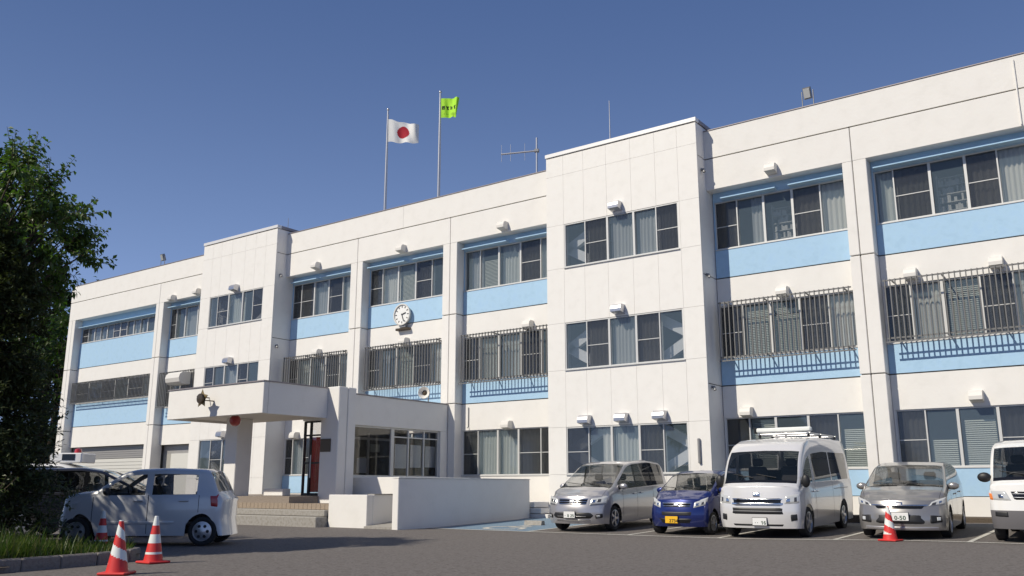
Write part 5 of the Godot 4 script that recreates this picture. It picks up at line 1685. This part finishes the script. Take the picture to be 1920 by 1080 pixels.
# broadleaved tree: trunk, limbs to clumps, leafy shoots
func broadleaf(called, at: Vector3, trunk_h: float, ctr: Vector3, rad: Vector3, clumps: int, shoots: int, per_shoot: int, leaf: float, seed_: int, base_col: Color, label: String, group := "", tall := 0.0):
	var t := thing(called, at, label, "tree", group)
	rng.seed = seed_
	var nz := FastNoiseLite.new()
	nz.seed = seed_
	nz.frequency = 0.35
	var wood := begin()
	var crown := begin()
	var top := Vector3(0, trunk_h, 0)
	add_tube(wood, [Vector3(0, -0.1, 0), Vector3(0.03, trunk_h * 0.5, 0.02), top, ctr + Vector3(0, rad.y * 0.3, 0)], [0.05 * trunk_h + 0.09, 0.03 * trunk_h + 0.07, 0.03 * trunk_h + 0.05, 0.02], 9)
	for i in clumps:
		var d := Vector3(rng.randfn(), rng.randfn() * 0.9, rng.randfn()).normalized()
		var rr := pow(rng.randf(), 0.42)
		rr *= 0.86 + 0.35 * nz.get_noise_3d(d.x * 4.0, d.y * 4.0, d.z * 4.0)
		var c := ctr + d * rad * rr
		var m := top.lerp(c, 0.5) + Vector3(0, -0.05, 0)
		add_tube(wood, [top.lerp(ctr, rng.randf() * 0.5), m, c], [0.045, 0.03, 0.012], 5, false)
		for j in shoots:
			var sdir := (d * 0.9 + Vector3(rng.randfn(), rng.randfn() + 0.5, rng.randfn()) * 0.65).normalized()
			var ln := rng.randf_range(0.3, 0.75) * (leaf / 0.11) * 0.9
			var e := c + sdir * ln
			add_tube(wood, [c, (c + e) * 0.5 + Vector3(0, -0.02, 0), e], [0.010, 0.007, 0.003], 3, false)
			for k in per_shoot:
				var u := (k + rng.randf()) / per_shoot
				var p := c.lerp(e, u)
				var ax := sdir.cross(Vector3(rng.randfn(), rng.randfn(), rng.randfn())).normalized()
				var ld := (ax * 0.9 + sdir * 0.35 + Vector3(0, -0.45, 0)).normalized()
				var nn := (Vector3(0, 1, 0) + Vector3(rng.randfn(), rng.randfn(), rng.randfn()) * 0.55).normalized()
				# leaf age differs at random from leaf to leaf: fresh yellow green to mature green
				var col := base_col.lerp(Color(base_col.g, base_col.g, base_col.b), rng.randf() * 0.35)
				add_leaf(crown, p, ld, nn, leaf * rng.randf_range(0.7, 1.2), leaf * 0.55, col)
	put(t, "trunk", wood.commit(), M.bark)
	put(t, "crown", crown.commit(), M.leaf)
	return t

# conifer: tiers of drooping branches thick with short needle sprays
func conifer(called, at: Vector3, h: float, r0: float, branches: int, sprays: int, seed_: int, base_col: Color, label: String, y0 := 0.0, group := "", needle := 0.11, top_frac := 0.25):
	var t := thing(called, at, label, "tree", group)
	rng.seed = seed_
	var wood := begin()
	var crown := begin()
	add_tube(wood, [Vector3(0, -0.1, 0), Vector3(0, h * 0.5, 0), Vector3(0, h * 0.98, 0)], [0.035 * h + 0.03, 0.02 * h, 0.01], 8)
	for i in branches:
		var u := pow(float(i) / branches, 0.9)
		var y: float = lerp(y0, h, u)
		var r: float = r0 * (1.0 - u * (1.0 - top_frac)) * rng.randf_range(0.72, 1.12)
		if u > 0.85: r *= (1.0 - u) / 0.15 * 0.8 + 0.2
		var a := rng.randf() * TAU
		var d := Vector3(cos(a), 0, sin(a))
		var b0 := Vector3(0, y, 0)
		var b1 := b0 + d * r * 0.55 + Vector3(0, 0.02, 0)
		var b2 := b0 + d * r + Vector3(0, -0.10 * r + rng.randf_range(-0.05, 0.2), 0)
		add_tube(wood, [b0, b1, b2], [0.022, 0.014, 0.004], 4, false)
		for k in sprays:
			var w := 0.18 + 0.82 * (k + rng.randf()) / sprays
			var p := (b0.lerp(b1, w * 2.0) if w < 0.5 else b1.lerp(b2, w * 2.0 - 1.0))
			var spread := 0.30 * r * (1.0 - 0.7 * w) + 0.05
			p += Vector3(rng.randfn(), rng.randfn() * 0.45, rng.randfn()) * spread * 0.55
			var sd := (d + Vector3(rng.randfn(), rng.randfn() * 0.5 + 0.1, rng.randfn()) * 0.75).normalized()
			var col := base_col.lerp(Color(base_col.g * 1.05, base_col.g, base_col.b), rng.randf() * 0.5)
			for q in 4:
				var nd := (sd + Vector3(rng.randfn(), rng.randfn(), rng.randfn()) * 0.5).normalized()
				add_needle(crown, p + sd * needle * 0.3 * q, nd, needle * rng.randf_range(0.7, 1.2), needle * 0.2, col)
	put(t, "trunk", wood.commit(), M.bark)
	put(t, "crown", crown.commit(), M.needle)
	return t

func add_needle(st, p: Vector3, d: Vector3, ln: float, wd: float, col: Color):
	var s := d.cross(Vector3(0.2, 0.97, 0.1))
	if s.length() < 0.05: s = Vector3.RIGHT
	s = s.normalized() * wd
	var n := s.cross(d).normalized()
	if n.y < 0: n = -n
	var q := [p - s * 0.4, p + d * ln * 0.55 + s, p + d * ln, p - s * 0.4, p + d * ln, p + d * ln * 0.55 - s]
	if (q[2] - q[0]).cross(q[1] - q[0]).dot(n) < 0.0: q = [q[0], q[2], q[1], q[3], q[5], q[4]]
	for v in q:
		st.set_color(col)
		st.set_normal(n)
		st.add_vertex(v)

func build_plants():
	broadleaf("broadleaf_tree", Vector3(-17.9, 0.35, 20.2), 3.6, Vector3(0.0, 5.65, -0.75), Vector3(1.95, 1.8, 1.65), 150, 7, 17, 0.13, 5, Color(0.102, 0.162, 0.045), "broadleaved tree with drooping glossy leaves on the grass island")
	conifer("conifer_tree", Vector3(-16.45, 0.25, 20.15), 5.4, 1.6, 440, 60, 9, Color(0.062, 0.084, 0.030), "dense dark conifer on the grass island under the broadleaved tree", 0.15, "", 0.10, 0.35)
	broadleaf("broadleaf_tree", Vector3(-21.3, 0.35, 21.6), 3.2, Vector3(0, 5.0, 0), Vector3(2.3, 2.2, 2.3), 170, 8, 16, 0.14, 6, Color(0.075, 0.130, 0.030), "second broadleaved tree deeper in the grass island")
	conifer("conifer_tree", Vector3(-18.6, 0.35, 22.2), 6.2, 1.7, 360, 44, 19, Color(0.062, 0.084, 0.030), "taller dark conifer behind the other at the island's back", 0.4, "", 0.11, 0.35)
	broadleaf("shrub", Vector3(-15.6, 0.3, 20.6), 0.25, Vector3(0, 0.55, 0), Vector3(0.9, 0.45, 0.8), 40, 5, 12, 0.07, 31, Color(0.075, 0.10, 0.025), "low leafy shrub at the foot of the dark conifer")
	# wooded slope beyond the left end of the building
	var st := begin()
	st.set_smooth_group(0)
	var n := 16
	var hh := func(x: float, z: float): return 9.0 * smoothstep(-60.0, -95.0, x) * (0.75 + 0.25 * sin(z * 0.12 + x * 0.07)) - 0.3
	for i in n:
		for j in n:
			var p := []
			for k in [[0, 0], [1, 0], [1, 1], [0, 1]]:
				var x: float = lerp(-180.0, -58.0, float(i + k[0]) / n)
				var z: float = lerp(-70.0, 60.0, float(j + k[1]) / n)
				p.append(Vector3(x, hh.call(x, z), z))
			vquad(st, p[0], p[1], p[2], p[3], Vector3.UP)
	st.generate_normals()
	tag(put(self, "hillside", st.commit(), M.hill), "", "", "", "structure")
	var spots := [[-63.0, -6.0, 15.0], [-66.0, -1.0, 13.5], [-70.0, -7.5, 16.8], [-74.0, -4.0, 14.5], [-79.0, -13.0, 17.0], [-85.0, -19.5, 17.5], [-77.0, 2.0, 14.0], [-68.0, 5.0, 12.0], [-92.0, -24.0, 12.0], [-99.0, -30.0, 12.0]]
	for i in spots.size():
		var s = spots[i]
		var y: float = hh.call(s[0], s[1])
		if i % 3 == 2:
			conifer("hillside_conifer", Vector3(s[0], y, s[1]), s[2], 3.2, 90, 26, 100 + i, Color(0.022, 0.042, 0.014), "dark pointed conifer on the slope beyond the building's left end", 1.5, "trees on the slope beyond the building", 0.5, 0.2)
		else:
			broadleaf("hillside_tree", Vector3(s[0], y, s[1]), s[2] * 0.4, Vector3(0, s[2] * 0.62, 0), Vector3(3.6, s[2] * 0.38, 3.6), 46, 5, 10, 0.48, 200 + i, Color(0.05, 0.095, 0.022), "green broadleaved tree on the slope beyond the building's left end", "trees on the slope beyond the building")

# ------------------------------------------------------------------ scene
func _ready():
	rng.seed = 1
	# camera
	var cam := Camera3D.new()
	cam.name = "camera"
	add_child(cam)
	cam.position = Vector3(0, 1.15, 27.1)
	cam.rotation = Vector3(deg_to_rad(12.70), deg_to_rad(35.965), 0)
	cam.fov = 35.98
	cam.near = 0.1
	cam.far = 2000.0
	cam.current = true
	# sky and sun
	var we := WorldEnvironment.new()
	we.name = "environment"
	var env := Environment.new()
	env.background_mode = Environment.BG_SKY
	var sky := Sky.new()
	var sm := ProceduralSkyMaterial.new()
	sm.sky_top_color = Color(0.25, 0.35, 0.54)
	sm.sky_horizon_color = Color(0.68, 0.80, 1.0)
	sm.sky_curve = 0.16
	sm.ground_bottom_color = Color(0.30, 0.29, 0.28)
	sm.ground_horizon_color = Color(0.45, 0.48, 0.50)
	sm.sun_angle_max = 8.0
	sky.sky_material = sm
	env.sky = sky
	env.tonemap_mode = Environment.TONE_MAPPER_LINEAR
	env.tonemap_exposure = 1.05
	env.sdfgi_enabled = true
	env.ssao_enabled = true
	env.ssil_enabled = true
	we.environment = env
	add_child(we)
	var sun := DirectionalLight3D.new()
	sun.name = "sun"
	sun.light_energy = 1.35
	sun.light_color = Color(1.0, 0.965, 0.90)
	sun.light_angular_distance = 0.5
	sun.shadow_enabled = true
	add_child(sun)
	sun.look_at_from_position(Vector3(-4.5, 10, 10), Vector3.ZERO, Vector3.UP)
	make_materials()
	# large structure
	build_ground()
	build_markings()
	build_building()
	build_porch()
	build_island()
	# objects
	build_fixtures()
	build_vehicles()
	cone(Vector2(-11.75, 20.05), "red and white cone with spiral stripes in front of the kerb", 0.70, true, 0.6)
	cone(Vector2(-13.05, 18.68), "red and white cone with level stripes at the kerb's rounded corner", 0.70, false)
	cone(Vector2(-16.9, 17.35), "red and white cone half hidden in grass by the hatchback's front wheel", 0.70, false)
	cone(Vector2(-4.84, 7.12), "red and white cone with spiral stripes before the grey estate car", 0.70, true, 1.4)
	build_plants()
